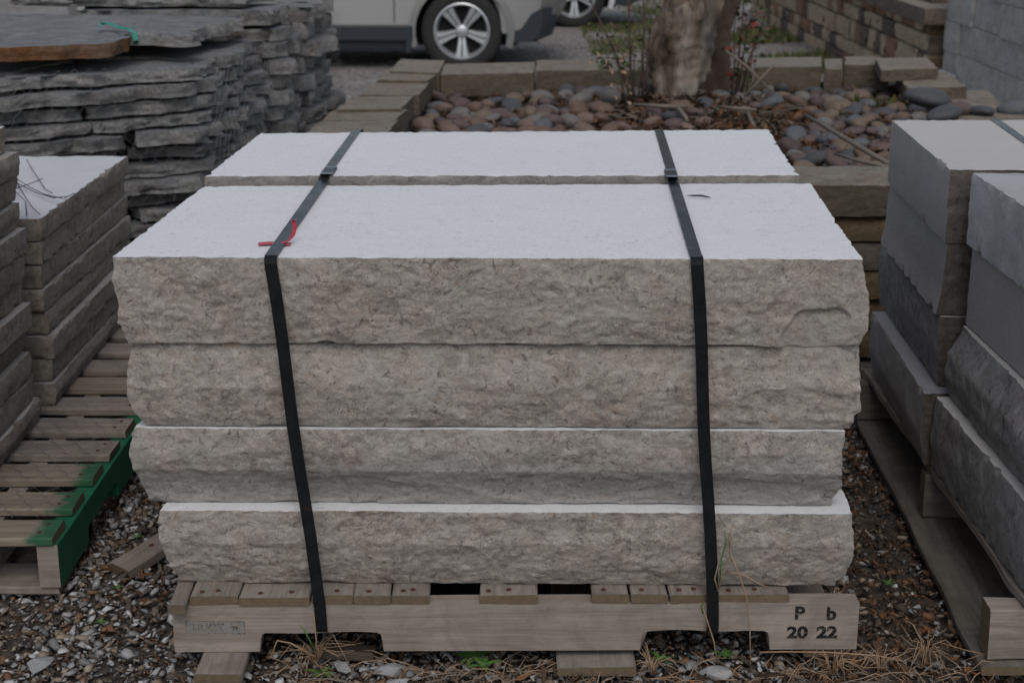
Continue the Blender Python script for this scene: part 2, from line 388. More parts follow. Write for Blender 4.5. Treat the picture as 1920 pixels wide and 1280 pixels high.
def rough_block(name, T, B, z0, z1, amps, mats, prof=None, seg=.012, rows=14, seed=0, parent=None,
                fine=3, jag=.0015, chip=.004, botjag=.003, smooth=True, fseg=-1, inset=.012, flakes=(), notches=()):
    """stone with four corners top and bottom (FL, FR, BR, BL); mats = [front, right, back, left, top]"""
    prof = prof or {}
    c = sum((Vector((x, y, 0)) for x, y in T), Vector())/4; org = Vector((c.x, c.y, (z0+z1)/2))
    n4 = []
    for s in range(4):
        a, b = Vector((*T[s], 0)), Vector((*T[(s+1) % 4], 0)); d = (b-a).normalized(); n4.append(Vector((d.y, -d.x, 0)))
    off = Vector((seed*3.71, seed*1.93, seed*5.17))
    cols = []
    for s in range(4):
        L = (Vector(T[(s+1) % 4])-Vector(T[s])).length
        sg = (seg if s == fseg or fseg < 0 else seg*2.2) if amps[s] > 0.0006 else max(seg, L/10)
        k = max(4, int(L/sg))
        for i in range(k): cols.append((s, i/k, L))
    verts = []; N = len(cols)
    for r in range(rows+1):
        v = r/rows
        for (s, t, L) in cols:
            pT = Vector(T[s]).lerp(Vector(T[(s+1) % 4]), t); pB = Vector(B[s]).lerp(Vector(B[(s+1) % 4]), t)
            xy = pB.lerp(pT, v); z = z0+(z1-z0)*v; p = Vector((xy.x, xy.y, z))
            pr, nx = (s-1) % 4, (s+1) % 4
            wa = 1-sstep(0, .10, t*L); wb = 1-sstep(0, .10, (1-t)*L)
            d = n4[s]*pl(prof.get(s), v) + n4[pr]*pl(prof.get(pr), v)*wa + n4[nx]*pl(prof.get(nx), v)*wb
            na = 1-sstep(0, .035, t*L); nb = 1-sstep(0, .035, (1-t)*L)
            am = amps[s]
            if am or (na and amps[pr]) or (nb and amps[nx]):
                f = fract(p+off, fine)
                e = .55+.45*min(sstep(0, .05, v), sstep(0, .05, 1-v))
                d += (n4[s]*am + n4[pr]*amps[pr]*na + n4[nx]*amps[nx]*nb)*f*e
                for (fs_, t0, v0, rt, rv, dep) in flakes:
                    if fs_ == s:
                        q_ = ((t-t0)/rt)**2+((v-v0)/rv)**2 + .55*noise.noise((p+off)*22)
                        d -= n4[s]*dep*(1 if dep > .009 else .6)*(1-sstep(.70 if dep < .009 else .82, .97, q_))*(1-.35*min(1, max(0, q_)))
                if v > .999 or v < .001:
                    ch = max(0.0, noise.noise((p+off)*30)+.25*noise.noise((p+off)*90)-.10)
                    d -= n4[s]*ch*chip
                if r == rows: z -= abs(noise.noise((p+off)*45))*jag
                if r == 0: z += abs(noise.noise((p+off)*14))*botjag
            for (fs_, t0, wt, h_) in notches:
                if fs_ == s and v < .2: z += h_*max(0, 1-((t-t0)/wt)**2)*(1-v/.2)
            verts.append((p.x+d.x-org.x, p.y+d.y-org.y, z-org.z))
    faces = []; mi = []
    for r in range(rows):
        for k in range(N):
            k2 = (k+1) % N
            faces.append((r*N+k, r*N+k2, (r+1)*N+k2, (r+1)*N+k)); mi.append(cols[k][0])
    base = len(verts)
    ins = [inset+max(0, -pl(prof.get(s), 1.0))+amps[s]*.5+chip*.25 for s in range(4)]
    Tin = []
    for s in range(4):                                # corner moved inwards from both of its sides
        p_, q_ = n4[(s-1) % 4], n4[s]; Tin.append(Vector(T[s])-(p_*ins[(s-1) % 4]+q_*ins[s]).xy)
    for k, (s, t, L) in enumerate(cols):
        q = Vector(Tin[s]).lerp(Vector(Tin[(s+1) % 4]), t); verts.append((q.x-org.x, q.y-org.y, z1-org.z))
    for k in range(N):
        k2 = (k+1) % N; faces.append((rows*N+k, rows*N+k2, base+k2, base+k)); mi.append(4)
    # gentle inner ring so that the sawn face stays flat
    faces.append(tuple(base+k for k in range(N))); mi.append(4)
    faces.append(tuple(range(N))[::-1]); mi.append(0)
    o = mesh_obj(name, verts, faces, mats, parent, org, smooth, mi, 50)
    for p_ in o.data.polygons[rows*N:]: p_.use_smooth = False
    return o
def inset_quad(Q, d):
    c = sum((Vector(q) for q in Q), Vector((0, 0)))/4
    return [tuple(Vector(q)-(Vector(q)-c).normalized()*d) for q in Q]
ORD = ['top', 'second', 'third', 'fourth', 'fifth', 'sixth', 'seventh', 'eighth', 'ninth', 'tenth', 'eleventh', 'twelfth',
       'thirteenth', 'fourteenth', 'fifteenth', 'sixteenth', 'seventeenth', 'eighteenth', 'nineteenth', 'twentieth']

# ================================================================== ground and yard
def ground():
    ys = [-30, -6, 0, 1.5, 2, 2.5, 3, 3.5, 4, 5, 6, 7, 8, 10, 12, 13.4, 16, 20, 30, 60, 150, 400]
    xs = [-400, -100, -30, -12, -6, -4, -3, -2, -1, 0, 1, 2, 3, 4, 6, 12, 30, 100, 400]
    v = [(x, y, gz(min(y, 40)) - .004) for y in ys for x in xs]
    n = len(xs); f = [(j*n+i, j*n+i+1, (j+1)*n+i+1, (j+1)*n+i) for j in range(len(ys)-1) for i in range(n-1)]
    o = mesh_obj("ground", v, f, M['yard'], smooth=True); tag(o, "grey gravel and dirt yard under the stone stacks", kind='structure')
ground()

# ================================================================== the strapped stack of pale steps
YF = 2.47
STK_T = [(-.653, 2.474), (.565, 2.455), (.599, 3.110), (-.617, 3.072)]
ZS = [.158, .306, .455, .604, .753]
def edge_prof(pts, side, corner_x, z0, z1, yf=2.465):
    """silhouette points in the photo -> outward offsets of a side over the block's height"""
    out = []
    for (px, py) in pts:
        w = ony(px, py, yf); out.append((min(1, max(0, (w.z-z0)/(z1-z0))), (corner_x-w.x) if side == 3 else (w.x-corner_x)))
    return sorted(out)
SIL = [  # bottom to top: left points, right points
    ([(298, 960), (296, 1000), (304, 1040), (314, 1070), (327, 1098)], [(1597, 965), (1603, 1010), (1600, 1050), (1590, 1085), (1574, 1102)]),
    ([(247, 803), (239, 850), (247, 890), (258, 920), (270, 948)], [(1583, 806), (1575, 860), (1577, 890), (1579, 915), (1566, 942)]),
    ([(243, 648), (236, 690), (238, 740), (248, 775), (265, 797)], [(1609, 660), (1612, 700), (1613, 770), (1601, 778), (1594, 802)]),
    ([(208, 482), (212, 530), (220, 570), (224, 610), (240, 645)], [(1616, 487), (1622, 530), (1626, 570), (1622, 610), (1608, 652)]),
]
FRONT = [  # front faces: (height, outward offset)
    [(0, -.030), (.25, -.012), (.6, .000), (1, -.004)],
    [(0, -.038), (.22, -.022), (.5, .000), (.75, .002), (1, -.006)],
    [(0, -.013), (.12, -.006), (.5, .000), (1, -.013)],
    [(0, -.003), (.3, .003), (.7, .004), (1, 0)],
]
FLK = [[(0, .05, .12, .09, .20, .007), (0, .93, .3, .05, .3, .004), (0, .47, .75, .10, .18, .003)],
       [(0, .05, .30, .06, .30, .006), (0, .30, .22, .10, .24, .008), (0, .27, .25, .03, .35, .006), (0, .62, .25, .15, .22, .006), (0, .88, .2, .10, .2, .005)],
       [(0, .55, .15, .07, .18, .004), (0, .92, .25, .09, .25, .005)],
       [(0, .945, .10, .042, .36, .010), (0, .10, .55, .05, .22, .004), (0, .66, .80, .06, .15, .004), (0, .38, .35, .08, .2, .003)]]
labels = ["bottom pale limestone step of the strapped front stack, resting on the pallet boards",
          "third pale limestone step down in the strapped front stack, with a smooth grey lower face",
          "second pale limestone step down in the strapped front stack",
          "topmost limestone step of the strapped front stack, white sawn top under red tape"]
for i in range(4):
    z0, z1 = ZS[i], ZS[i+1]-.0012
    lx = ony(*SIL[i][0][0], 2.465).x; rx = ony(*SIL[i][1][0], 2.465).x
    T = [(lx, 2.474), (rx, 2.458), (rx+.030, 3.100), (lx+.036, 3.072)]
    if i == 3: T = [(-.653, 2.474), (.566, 2.456), (.599, 3.105), (-.617, 3.072)]
    lp = edge_prof(SIL[i][0], 3, T[0][0], z0, z1); rp = edge_prof(SIL[i][1], 1, T[1][0], z0, z1)
    o = rough_block("limestone_step", T, T, z0, z1, [.0125, .012, .008, .012],
                    [M['lime_grey'] if i == 1 else M['lime']]*4+[M['sawn']],
                    prof={0: FRONT[i], 3: lp, 1: rp}, seg=.0030, rows=50, seed=i+1, fine=5, jag=.002, chip=.008, botjag=.0035, fseg=0,
                    flakes=FLK[i], notches=[(0, .285, .016, .006), (0, .93, .06, -.004)] if i == 3 else [(0, .22, .05, .003)])
    tag(o, labels[i], "stone step", "limestone steps strapped on the front pallet")
# rear row of the same bundle
back_lab = ["bottom limestone step of the rear row behind the strapped front stack", "third limestone step down in the rear row of the strapped bundle",
            "second limestone step down in the rear row of the strapped bundle", "rear white topped limestone step at the back of the strapped bundle"]
for i in range(4):
    z0, z1 = ZS[i]+.002*i, ZS[i+1]+.002*(i+1)-.0012
    j = (0, .012, -.01, 0)[i]
    T = [(-.620+j, 3.118), (.582+j, 3.128), (.612+j, 3.722), (-.592+j, 3.668)]
    if i == 3: z1 = .7635
    o = rough_block("limestone_step", T, T, z0, z1, [.008, .014, .010, .014], [M['lime_pale']]*4+[M['sawn']],
                    prof={1: [(0, -.02), (.5, .006), (1, 0)], 3: [(0, -.02), (.5, .006), (1, 0)], 2: [(0, -.03), (.7, 0), (1, -.004)]},
                    seg=.007, rows=20, seed=i+11, fine=4, chip=.014, jag=.003)
    tag(o, back_lab[i], "stone step", "limestone steps in the rear row of the strapped bundle")

# ================================================================== its pallet
DZ = .1585
def board(mb_dims, name, mat, parent, loc, rz=0.0, label=None, seed=0, wear=.0025):
    """one sawn board, subdivided and a little worn; long axis X"""
    L, W, H = mb_dims; rnd = random.Random(seed); nx = max(4, int(L/.04)); vs = []; prof = []
    b = min(.003, H*.2)
    ring = [(-W/2+b, -H/2), (W/2-b, -H/2), (W/2, -H/2+b), (W/2, H/2-b), (W/2-b, H/2), (-W/2+b, H/2), (-W/2, H/2-b), (-W/2, -H/2+b)]
    o3 = Vector((seed*1.7, seed*.9, seed*2.3))
    for i in range(nx+1):
        x = -L/2+L*i/nx
        for (y, z) in ring:
            q = Vector((x, y, z))*8+o3
            dy = noise.noise(q)*wear; dz = noise.noise(q+Vector((9, 9, 9)))*wear*(.4 if z > 0 else 1)
            dx = 0
            if i in (0, nx): dx = noise.noise(Vector((y*60, z*60, seed)))*.003
            vs.append((x+dx, y+dy, z+dz))
    n = 8; fs = []
    for i in range(nx):
        for k in range(n):
            k2 = (k+1) % n; fs.append((i*n+k, (i+1)*n+k, (i+1)*n+k2, i*n+k2))
    fs.append(tuple(range(n))); fs.append(tuple(range(nx*n, nx*n+n))[::-1])
    o = mesh_obj(name, vs, fs, [mat, M['endgrain']], parent, loc, True, [0]*(len(fs)-2)+[1, 1], 35); o.rotation_euler = (0, 0, rz)
    if label: o['label'] = label
    return o
def nail(parent, loc, r=.0042):
    m = MB(); v = [(r*math.cos(a)*(1+.2*math.sin(3*a)), r*math.sin(a), .0012) for a in [i*math.pi/5 for i in range(10)]]
    v += [(x*1.15, y*1.15, -.002) for x, y, _ in v]
    m.add(v, [tuple(range(10))]+[(i, 10+i, 10+(i+1) % 10, (i+1) % 10) for i in range(10)])
    return m.build("nail", M['rust'], parent, loc)
def stringer(name, mat, parent, x0, x1, y, w, z0, z1, notches, loc0, nseed=0, axis='X', fade=0):
    """notched side beam as a polygon extruded across its width"""
    pts = [(x0, z0)]
    for (a, b) in notches:
        h = .036; r = .012
        pts += [(a, z0), (a+.002, z0+h-r), (a+r*.4, z0+h-r*.3), (a+r, z0+h)]
        k = 8
        for i in range(1, k): 
            x = a+r+(b-a-2*r)*i/k; pts.append((x, z0+h+noise.noise(Vector((x*9, nseed, 0)))*.007))
        pts += [(b-r, z0+h), (b-r*.4, z0+h-r*.3), (b-.002, z0+h-r), (b, z0)]
    pts.append((x1, z0))
    k = 30
    top = [(x1-(x1-x0)*i/k, z1 + noise.noise(Vector(((x1-(x1-x0)*i/k)*7, nseed+3, 0)))*.0025) for i in range(k+1)]
    pts += top; n = len(pts)
    vs = [(x, -w/2, z) for x, z in pts]+[(x, w/2, z) for x, z in pts]
    if axis == 'Y': vs = [(-b_, a_, c_) for (a_, b_, c_) in vs]
    fs = [tuple(range(n)), tuple(range(n, 2*n))[::-1]]+[(i, n+i, n+(i+1) % n, (i+1) % n) for i in range(n)]
    bm = bmesh.new(); bv = [bm.verts.new(v) for v in vs]
    for f in fs: bm.faces.new([bv[i] for i in f])
    bmesh.ops.triangulate(bm, faces=[f for f in bm.faces if len(f.verts) > 4]); bmesh.ops.recalc_face_normals(bm, faces=bm.faces)
    bm.normal_update()
    for f in bm.faces: f.material_index = 1 if (abs(f.normal.y if axis == 'Y' else f.normal.x) > .97 and (abs(abs(f.calc_center_median()[1 if axis == 'Y' else 0])-abs(x1)) < .03 or abs(abs(f.calc_center_median()[1 if axis == 'Y' else 0])-abs(x0)) < .03)) else 0
    me = bpy.data.meshes.new(name); bm.to_mesh(me); bm.free(); me.materials.append(mat); me.materials.append(M['wood_old'])
    o = bpy.data.objects.new(name, me); o.location = loc0; link(o, parent)
    b_ = o.modifiers.new("bevel", 'BEVEL'); b_.width = .002; b_.segments = 1; b_.limit_method = 'ANGLE'; b_.angle_limit = math.radians(50)
    return o
def text_mesh(body, size, name, mat, parent, loc, rot, offset=0.0, extr=.0004, sx=1.0, space=1.0):
    cu = bpy.data.curves.new(name, 'FONT'); cu.body = body; cu.size = size; cu.extrude = extr; cu.offset = offset
    cu.align_x = 'CENTER'; cu.align_y = 'CENTER'; cu.space_character = space
    to = bpy.data.objects.new(name, cu); COL.objects.link(to)
    dg = bpy.context.evaluated_depsgraph_get(); me = bpy.data.meshes.new_from_object(to.evaluated_get(dg))
    bpy.data.objects.remove(to); me.materials.clear(); me.materials.append(mat)
    o = bpy.data.objects.new(name, me); o.location = loc; o.rotation_euler = rot; o.scale = (sx, 1, 1)
    return link(o, parent)

pal = empty("pallet", (0, 3.08, 0), .009)
tag(pal, "pale notched wooden pallet stamped 2022 under the strapped limestone steps", "pallet")
Xp = lambda px: (px-960)/FPX*2.70
yl = 2.452-3.08
XL, XR = Xp(318), Xp(1606)
front_s = stringer("stringer", M['wood_new'], pal, XL, XR, 0, .038, .052, .1405, [(Xp(478), Xp(712)), (Xp(1196), Xp(1442))], (0, yl+.019, 0), 1)
stringer("stringer", M['wood_old'], pal, XL, XR, 0, .038, .052, .1405, [(Xp(478), Xp(712)), (Xp(1196), Xp(1442))], (0, .0, 0), 2)
stringer("stringer", M['wood_old'], pal, XL, XR, 0, .038, .052, .1405, [(Xp(478), Xp(712)), (Xp(1196), Xp(1442))], (0, .60, 0), 3)
fy = yl-.0006
s1 = text_mesh("P", .033, "stamp", M['ink'], front_s, (Xp(1494), -.0196, .121), (math.pi/2, 0, 0), .0012, sx=1.05)
s2 = text_mesh("b", .033, "stamp", M['ink'], front_s, (Xp(1554), -.0196, .120), (math.pi/2, 0, 0), .0012, sx=1.05)
s3 = text_mesh("20", .030, "stamp", M['ink'], front_s, (Xp(1492), -.0196, .084), (math.pi/2, 0, 0), .0011, sx=1.2)
s4 = text_mesh("22", .030, "stamp", M['ink'], front_s, (Xp(1548), -.0196, .084), (math.pi/2, 0, 0), .0013, sx=1.2)
def plate_with_border():
    x0, x1 = Xp(343), Xp(452); m = MB(); m.add([(x0, -.0193, .089), (x1, -.0193, .087), (x1, -.0193, .110), (x0, -.0193, .112)], [(0, 1, 2, 3)])
    m.build("stamp_stain", M['stampbg'], front_s)
    m = MB(); t = .0009
    for (a, b) in (((x0, .112), (x1, .110)), ((x1, .110), (x1, .087)), ((x1, .087), (x0, .089)), ((x0, .089), (x0, .112))):
        d = Vector((b[0]-a[0], 0, b[1]-a[1])).normalized(); n_ = Vector((-d.z, 0, d.x))*t
        A = Vector((a[0], -.0197, a[1])); B_ = Vector((b[0], -.0197, b[1]))
        m.add([A-n_, B_-n_, B_+n_, A+n_], [(0, 1, 2, 3)])
    m.build("stamp_border", M['ink_faded'], front_s)
    text_mesh("LIUGT  M", .019, "stamp", M['ink_faded'], front_s, ((x0+x1)/2, -.0198, .0995), (math.pi/2, 0, 0), .0003, sx=1.05)
plate_with_border()
# (pixel x0, x1, front offset, thickness, material, nails)
DECK = [(318, 350, -.030, .016, 'wood_oldY', ()), (352, 442, .0, .017, 'wood_oldY', (373, 402)), (444, 577, -.002, .015, 'wood_oldY', (482, 540)),
        (578, 655, .002, .017, 'wood_oldY', (625,)), (657, 727, -.001, .017, 'wood_oldY', (685,)), (729, 800, .001, .017, 'wood_oldY', (750, 768)),
        (895, 1003, .0, .017, 'wood_oldY', (910, 948)), (1104, 1172, .002, .017, 'wood_oldY', (1126,)), (1178, 1246, .001, .017, 'wood_oldY', (1198,)),
        (1250, 1332, .0, .017, 'wood_oldY', (1268, 1296)), (1338, 1474, .004, .014, 'wood_oldY', (1362, 1412))]
for q, (a, b, fo, th, mt, nl) in enumerate(DECK):
    xa, xb = Xp(a), Xp(b); L = 1.20
    o = board((L, xb-xa, th), "deck_board", M['wood_old'], pal, ((xa+xb)/2, yl+fo+L/2, .1408+th/2), math.pi/2, seed=q+3)
    for k_, n_ in enumerate(nl): nail(o, (-L/2+.017+.004*(k_ % 2), -(Xp(n_)-(xa+xb)/2), th/2+.0008))
for q, (a, b, y0, y1) in enumerate([(370, 457, 2.375, 3.6), (1040, 1186, 2.415, 3.6), (1510, 1600, 2.47, 3.6)]):
    xa, xb = Xp(a), Xp(b)
    o = board((y1-y0, xb-xa, .017), "bottom_board", M['wood_old'], pal, ((xa+xb)/2, (y0+y1)/2-3.08, (.0425, .030, .036)[q]), math.pi/2, seed=q+30)
    if q == 0: o.rotation_euler = (0, math.radians(0), math.pi/2)

# ================================================================== steel strapping
def ribbon(pts, width, thick, wdir=None):
    """flat band through pts; width across wdir"""
    vs = []; pts = [Vector(p) for p in pts]; n = len(pts)
    for i, p in enumerate(pts):
        t = (pts[min(i+1, n-1)]-pts[max(i-1, 0)]).normalized(); w = (Vector(wdir[i]) if wdir and isinstance(wdir, list) else Vector(wdir or (1, 0, 0)))
        w = (w - t*w.dot(t)).normalized(); nn_ = w.cross(t).normalized()
        for (a, b) in ((-1, -1), (1, -1), (1, 1), (-1, 1)): vs.append(p+w*a*width/2+nn_*b*thick/2)
    fs = []
    for i in range(n-1):
        for k in range(4):
            k2 = (k+1) % 4; fs.append((i*4+k, i*4+k2, (i+1)*4+k2, (i+1)*4+k))
    fs += [(3, 2, 1, 0), tuple(range(n*4-4, n*4))]
    return vs, fs
def strap(top_px, bot_px, seal_y, label, rz):
    t_n = onz(*top_px[0], .7545); t_f = onz(*top_px[1], .7650)
    root = empty("steel_strap", (t_n.x, t_n.y, 0)); tag(root, label, "strap", "steel straps round the limestone bundle")
    yt = 2.474-(t_n.x+.653)*.0148
    A = Vector((t_n.x, yt-.002, .7560)); d = (t_f-t_n).normalized(); wd = (1, 0, 0)
    b = ony(*bot_px, 2.446)
    mid = onz(*top_px[0], .7545)
    yb0 = 3.098
    k1 = (yb0-A.y)/(t_f.y-A.y); P1 = A.lerp(Vector((t_f.x, t_f.y, .765)), k1); P1.z = .7580
    k2 = (3.135-A.y)/(t_f.y-A.y); P2 = A.lerp(Vector((t_f.x, t_f.y, .765)), k2); P2.z = .7655
    top = [Vector((t_f.x+.006, 3.730, .60)), Vector((t_f.x+.004, 3.722, .752)), Vector((t_f.x+.003, 3.716, .7635)), Vector((t_f.x+.001, 3.70, .7655)), P2, P1, A+Vector((0, .02, -.0005))]
    frt = [A+Vector((0, -.002, -.0003)), A+Vector((0, -.0085, -.004)), A+Vector((.0, -.0105, -.012))]
    F0 = frt[-1]; F1 = Vector((b.x, 2.443, .135)); 
    for k in range(1, 9):
        q = F0.lerp(F1, k/9); q.x += .0015*math.sin(k*1.1); frt.append(q)
    frt += [F1, Vector((b.x+.001, 2.443, .100)), Vector((b.x+.001, 2.447, .091)), Vector((b.x+.002, 2.47, .086)), Vector((b.x+.002, 2.60, .084))]
    pts = top+frt
    sx = (t_f.x-t_n.x)/(t_f.y-t_n.y)
    wds = [(1, -sx*1.0, 0)]*len(top)+[(1, -sx*.6, 0)]+[(1, 0, 0)]*(len(frt)-1)
    vs, fs = ribbon(pts, .0205, .0009, wds)
    o = mesh_obj("band", [Vector(v)-root.location for v in vs], fs, M['steel'], root)
    # crimped seal
    sc_ = onz(*seal_y, .766); ang = math.atan2(-(t_f.x-t_n.x), (t_f.y-t_n.y))
    m = MB()
    for kk, dd in enumerate((-.028, -.014, 0, .014, .028)):
        m.box((0, dd, .0012+(.0006 if kk % 2 else 0)), (.0225 if kk % 2 else .0245, .0136, .0034))
    se = m.build("seal", M['steel'], root, sc_-root.location, bevel=.0005); se.rotation_euler = (0, 0, ang)
    for dd in (-.034, .034):
        m = MB(); m.box((0, dd, .0032), (.0245, .008, .002)); e = m.build("crimp", M['seal'], se)
    return root
strap([(511, 476), (667, 247)], (601, 1150), (617, 322), "black steel strap over the red tape, running down past the deck board nails", 0)
strap([(1303, 476), (1234, 243)], (1336, 1150), (1258, 327), "black steel strap with bright crimped seal beside the small twig", 0)

def tape():
    root = empty("red_tape", onz(505, 456, .7545)); tag(root, "torn red tape caught under a steel strap on the white top", "tape")
    a, b = onz(484, 457, .7548), onz(545, 457, .7548); o = root.location
    vs, fs = ribbon([a-o, (a.lerp(b, .33)+Vector((0, .003, .0010)))-o, (a.lerp(b, .66))-o, b-o], .020, .0004, (0, 1, 0))
    mesh_obj("flat_strip", vs, fs, M['red'], root)
    c0 = onz(528, 456, .756)
    pts = [c0, c0+Vector((.012, .004, .004)), c0+Vector((.018, .014, .012)), c0+Vector((.021, .020, .024)), c0+Vector((.017, .024, .032)), c0+Vector((.021, .020, .036))]
    vs, fs = ribbon([p-o for p in pts], .010, .0004, [(0, 1, .2)]*2+[(.5, .8, 0)]*4)
    mesh_obj("curled_end", vs, fs, M['red'], root)
tape()
def twig_on_top():
    a, b = onz(1288, 368, .7545), onz(1333, 372, .7545); m = MB(); o = a
    m.tube([a-o, a.lerp(b, .25)-o+Vector((0, 0, .001)), a.lerp(b, .6)-o+Vector((0, .001, .002)), a.lerp(b, .85)-o+Vector((0, -.001, .001)), b-o], [.0006, .0016, .002, .0016, .0005], 5)
    t = m.build("twig", M['wire_dark'], None, o+Vector((0, 0, .0015)), True); tag(t, "small dark twig lying on the white limestone top", "twig")
twig_on_top()

# ================================================================== left: two slab columns on the green pallet
random.seed(4)
def slab_column(x0, x1, y0, y1, z0, n, th, top_quad, labf, grp, seed):
    for i in range(n):
        r = random.Random(seed*100+i); jx, jy = r.uniform(-.007, .010), r.uniform(-.012, .012)
        zz0 = z0+i*th; zz1 = zz0+th-.003
        dr = r.uniform(-.012, .012)
        T = [(x0, y0+jy), (x1+jx, y0+jy), (x1+jx+dr, y1+jy), (x0, y1+jy)]
        T = [(a+0, b) for a, b in T]
        under = r.uniform(-.009, .001)
        o = rough_block("stone_slab", T, T, zz0, zz1, [.010, .0085, .010, .004], [M['old_split']]*4+[M['old_sawn'] if i == n-1 else M['old_ledge']],
                        prof={1: [(0, under), (.55, r.uniform(-.004, .005)), (1, -.001)], 0: [(0, under), (.6, 0), (1, -.002)], 2: [(0, under), (1, 0)]},
                        seg=.011, rows=9, seed=seed*10+i, fine=3, jag=.002, chip=.02)
        tag(o, labf(n-1-i), "stone slab", grp)
slab_column(-1.70, -1.082, 3.50, 4.33, .142, 8, .0568, None,
            lambda k: ["topmost weathered limestone slab of the lower column, white top with tangled wire", ][0] if k == 0 else "%s weathered limestone slab down in the lower column on the green pallet" % ORD[k],
            "thin slabs in the lower column on the green pallet", 3)
slab_column(-1.75, -1.092, 2.80, 3.395, .142, 12, .0570, None,
            lambda k: "topmost slab of the taller column standing at the front of the green pallet" if k == 0 else "%s slab down in the taller column at the front of the green pallet" % ORD[k],
            "thin slabs in the taller column on the green pallet", 5)
gp = empty("green_pallet", (-1.35, 3.5, 0)); tag(gp, "wooden pallet with green painted side beam under the thin slab columns", "pallet")
for i in range(10):
    y = 2.775+.150*i
    m_ = 'wood_green' if i in (0, 1, 2, 6) else 'wood_old'
    o = board((1.0, .092, .018), "deck_board", M[m_], gp, (-1.375+1.35, y-3.5, .131), random.Random(i).uniform(-.012, .012), seed=60+i)
    for dx, dy in ((.468, -.02), (.474, .02)): nail(o, (dx, dy, .0098), .0035)
o = stringer("side_beam", M['green'], gp, -.76, .76, 0, .040, .034, .1215, [(-.55, -.30), (.30, .55)], (-.888+1.35, .0, 0), 7, 'Y')
o['label'] = "green painted side beam"
for dx in (-.93, -.5): stringer("side_beam", M['wood_old'], gp, -.76, .76, 0, .038, .034, .1215, [(-.55, -.30), (.30, .55)], (dx+1.35-.1, .0, 0), 8, 'Y')
for i, y in enumerate((2.80, 3.5, 4.2)):
    board((1.0, .11, .017), "bottom_board", M['wood_old'], gp, (-1.375+1.35, y-3.5, .0245), 0, seed=80+i)

# wire netting draped over pallet and piles
def netting(name, origin, U, V, nu, nv, cell, label, rad=.0007, warp=.01, seed=0):
    rnd = random.Random(seed); m = MB(); U = Vector(U).normalized(); V = Vector(V).normalized(); W = U.cross(V)
    def P(i, j, k):
        x = (i + (0.5 if j % 2 else 0))*cell; y = j*cell*.75 + k*cell*.25
        q = U*x+V*y; return q+W*noise.noise((q+Vector(origin))*3)*warp*2 + U*noise.noise(q*6+Vector((5, 1, 2)))*warp*.7+V*noise.noise(q*6+Vector((1, 8, 2)))*warp*.7
    for j in range(nv):
        for i in range(nu):
            a = P(i, j, 0); b = P(i, j, 1)
            m.tube([a, b], rad*1.5, 3, False)
            ii = i if j % 2 == 0 else i+1
            m.tube([b, P(ii, j+1, 0)], rad, 3, False)
            if ii-1 >= 0: m.tube([b, P(ii-1, j+1, 0)], rad, 3, False)
    o = m.build(name, M['wire'], None, origin); tag(o, label, "wire netting"); return o
netting("wire_netting", (-1.45, 2.80, .155), (1, 0, 0), (0, 1, .0), 12, 16, .048, "rusty hexagonal wire netting lying loose over the green pallet boards", .0005, .006, 2)
netting("wire_netting", (-1.78, 4.49, .20), (.86, .51, 0), (0, 0, 1), 21, 16, .048, "fine hexagonal wire netting wrapped round the front of the grey flagstone pile", .0006, .012, 3)
netting("wire_netting", (-.955, 5.04, .20), (.10, .99, 0), (0, 0, 1), 40, 16, .048, "fine hexagonal wire netting along the side of the grey flagstone piles", .0006, .012, 4)
def tangled():
    o0 = onz(60, 350, .602); root = empty("tangled_wire", o0); tag(root, "tangled dark wire strands on the white top of the lower slab column", "wire")
    strands = [[(12, 300), (30, 335), (58, 352), (85, 365), (118, 372)], [(12, 318), (35, 345), (70, 362), (100, 371), (123, 368)], [(14, 312), (22, 330), (32, 343), (20, 380), (28, 405)],
               [(32, 343), (48, 370), (60, 388), (75, 402)], [(50, 300), (62, 320), (85, 355), (98, 362)], [(25, 355), (55, 345), (80, 335)], [(30, 360), (48, 378), (50, 405)], [(120, 372), (132, 366), (140, 362)]]
    for k, s in enumerate(strands):
        m = MB(); pts = []
        for j, (a, b) in enumerate(s):
            p = onz(a, b, .602+.012*math.sin(j*1.3+k)**2)-o0; pts.append(p)
        m.tube(pts, [.0012]*len(pts), 4); m.build("strand", M['wire_dark'], root, smooth=True)
tangled()

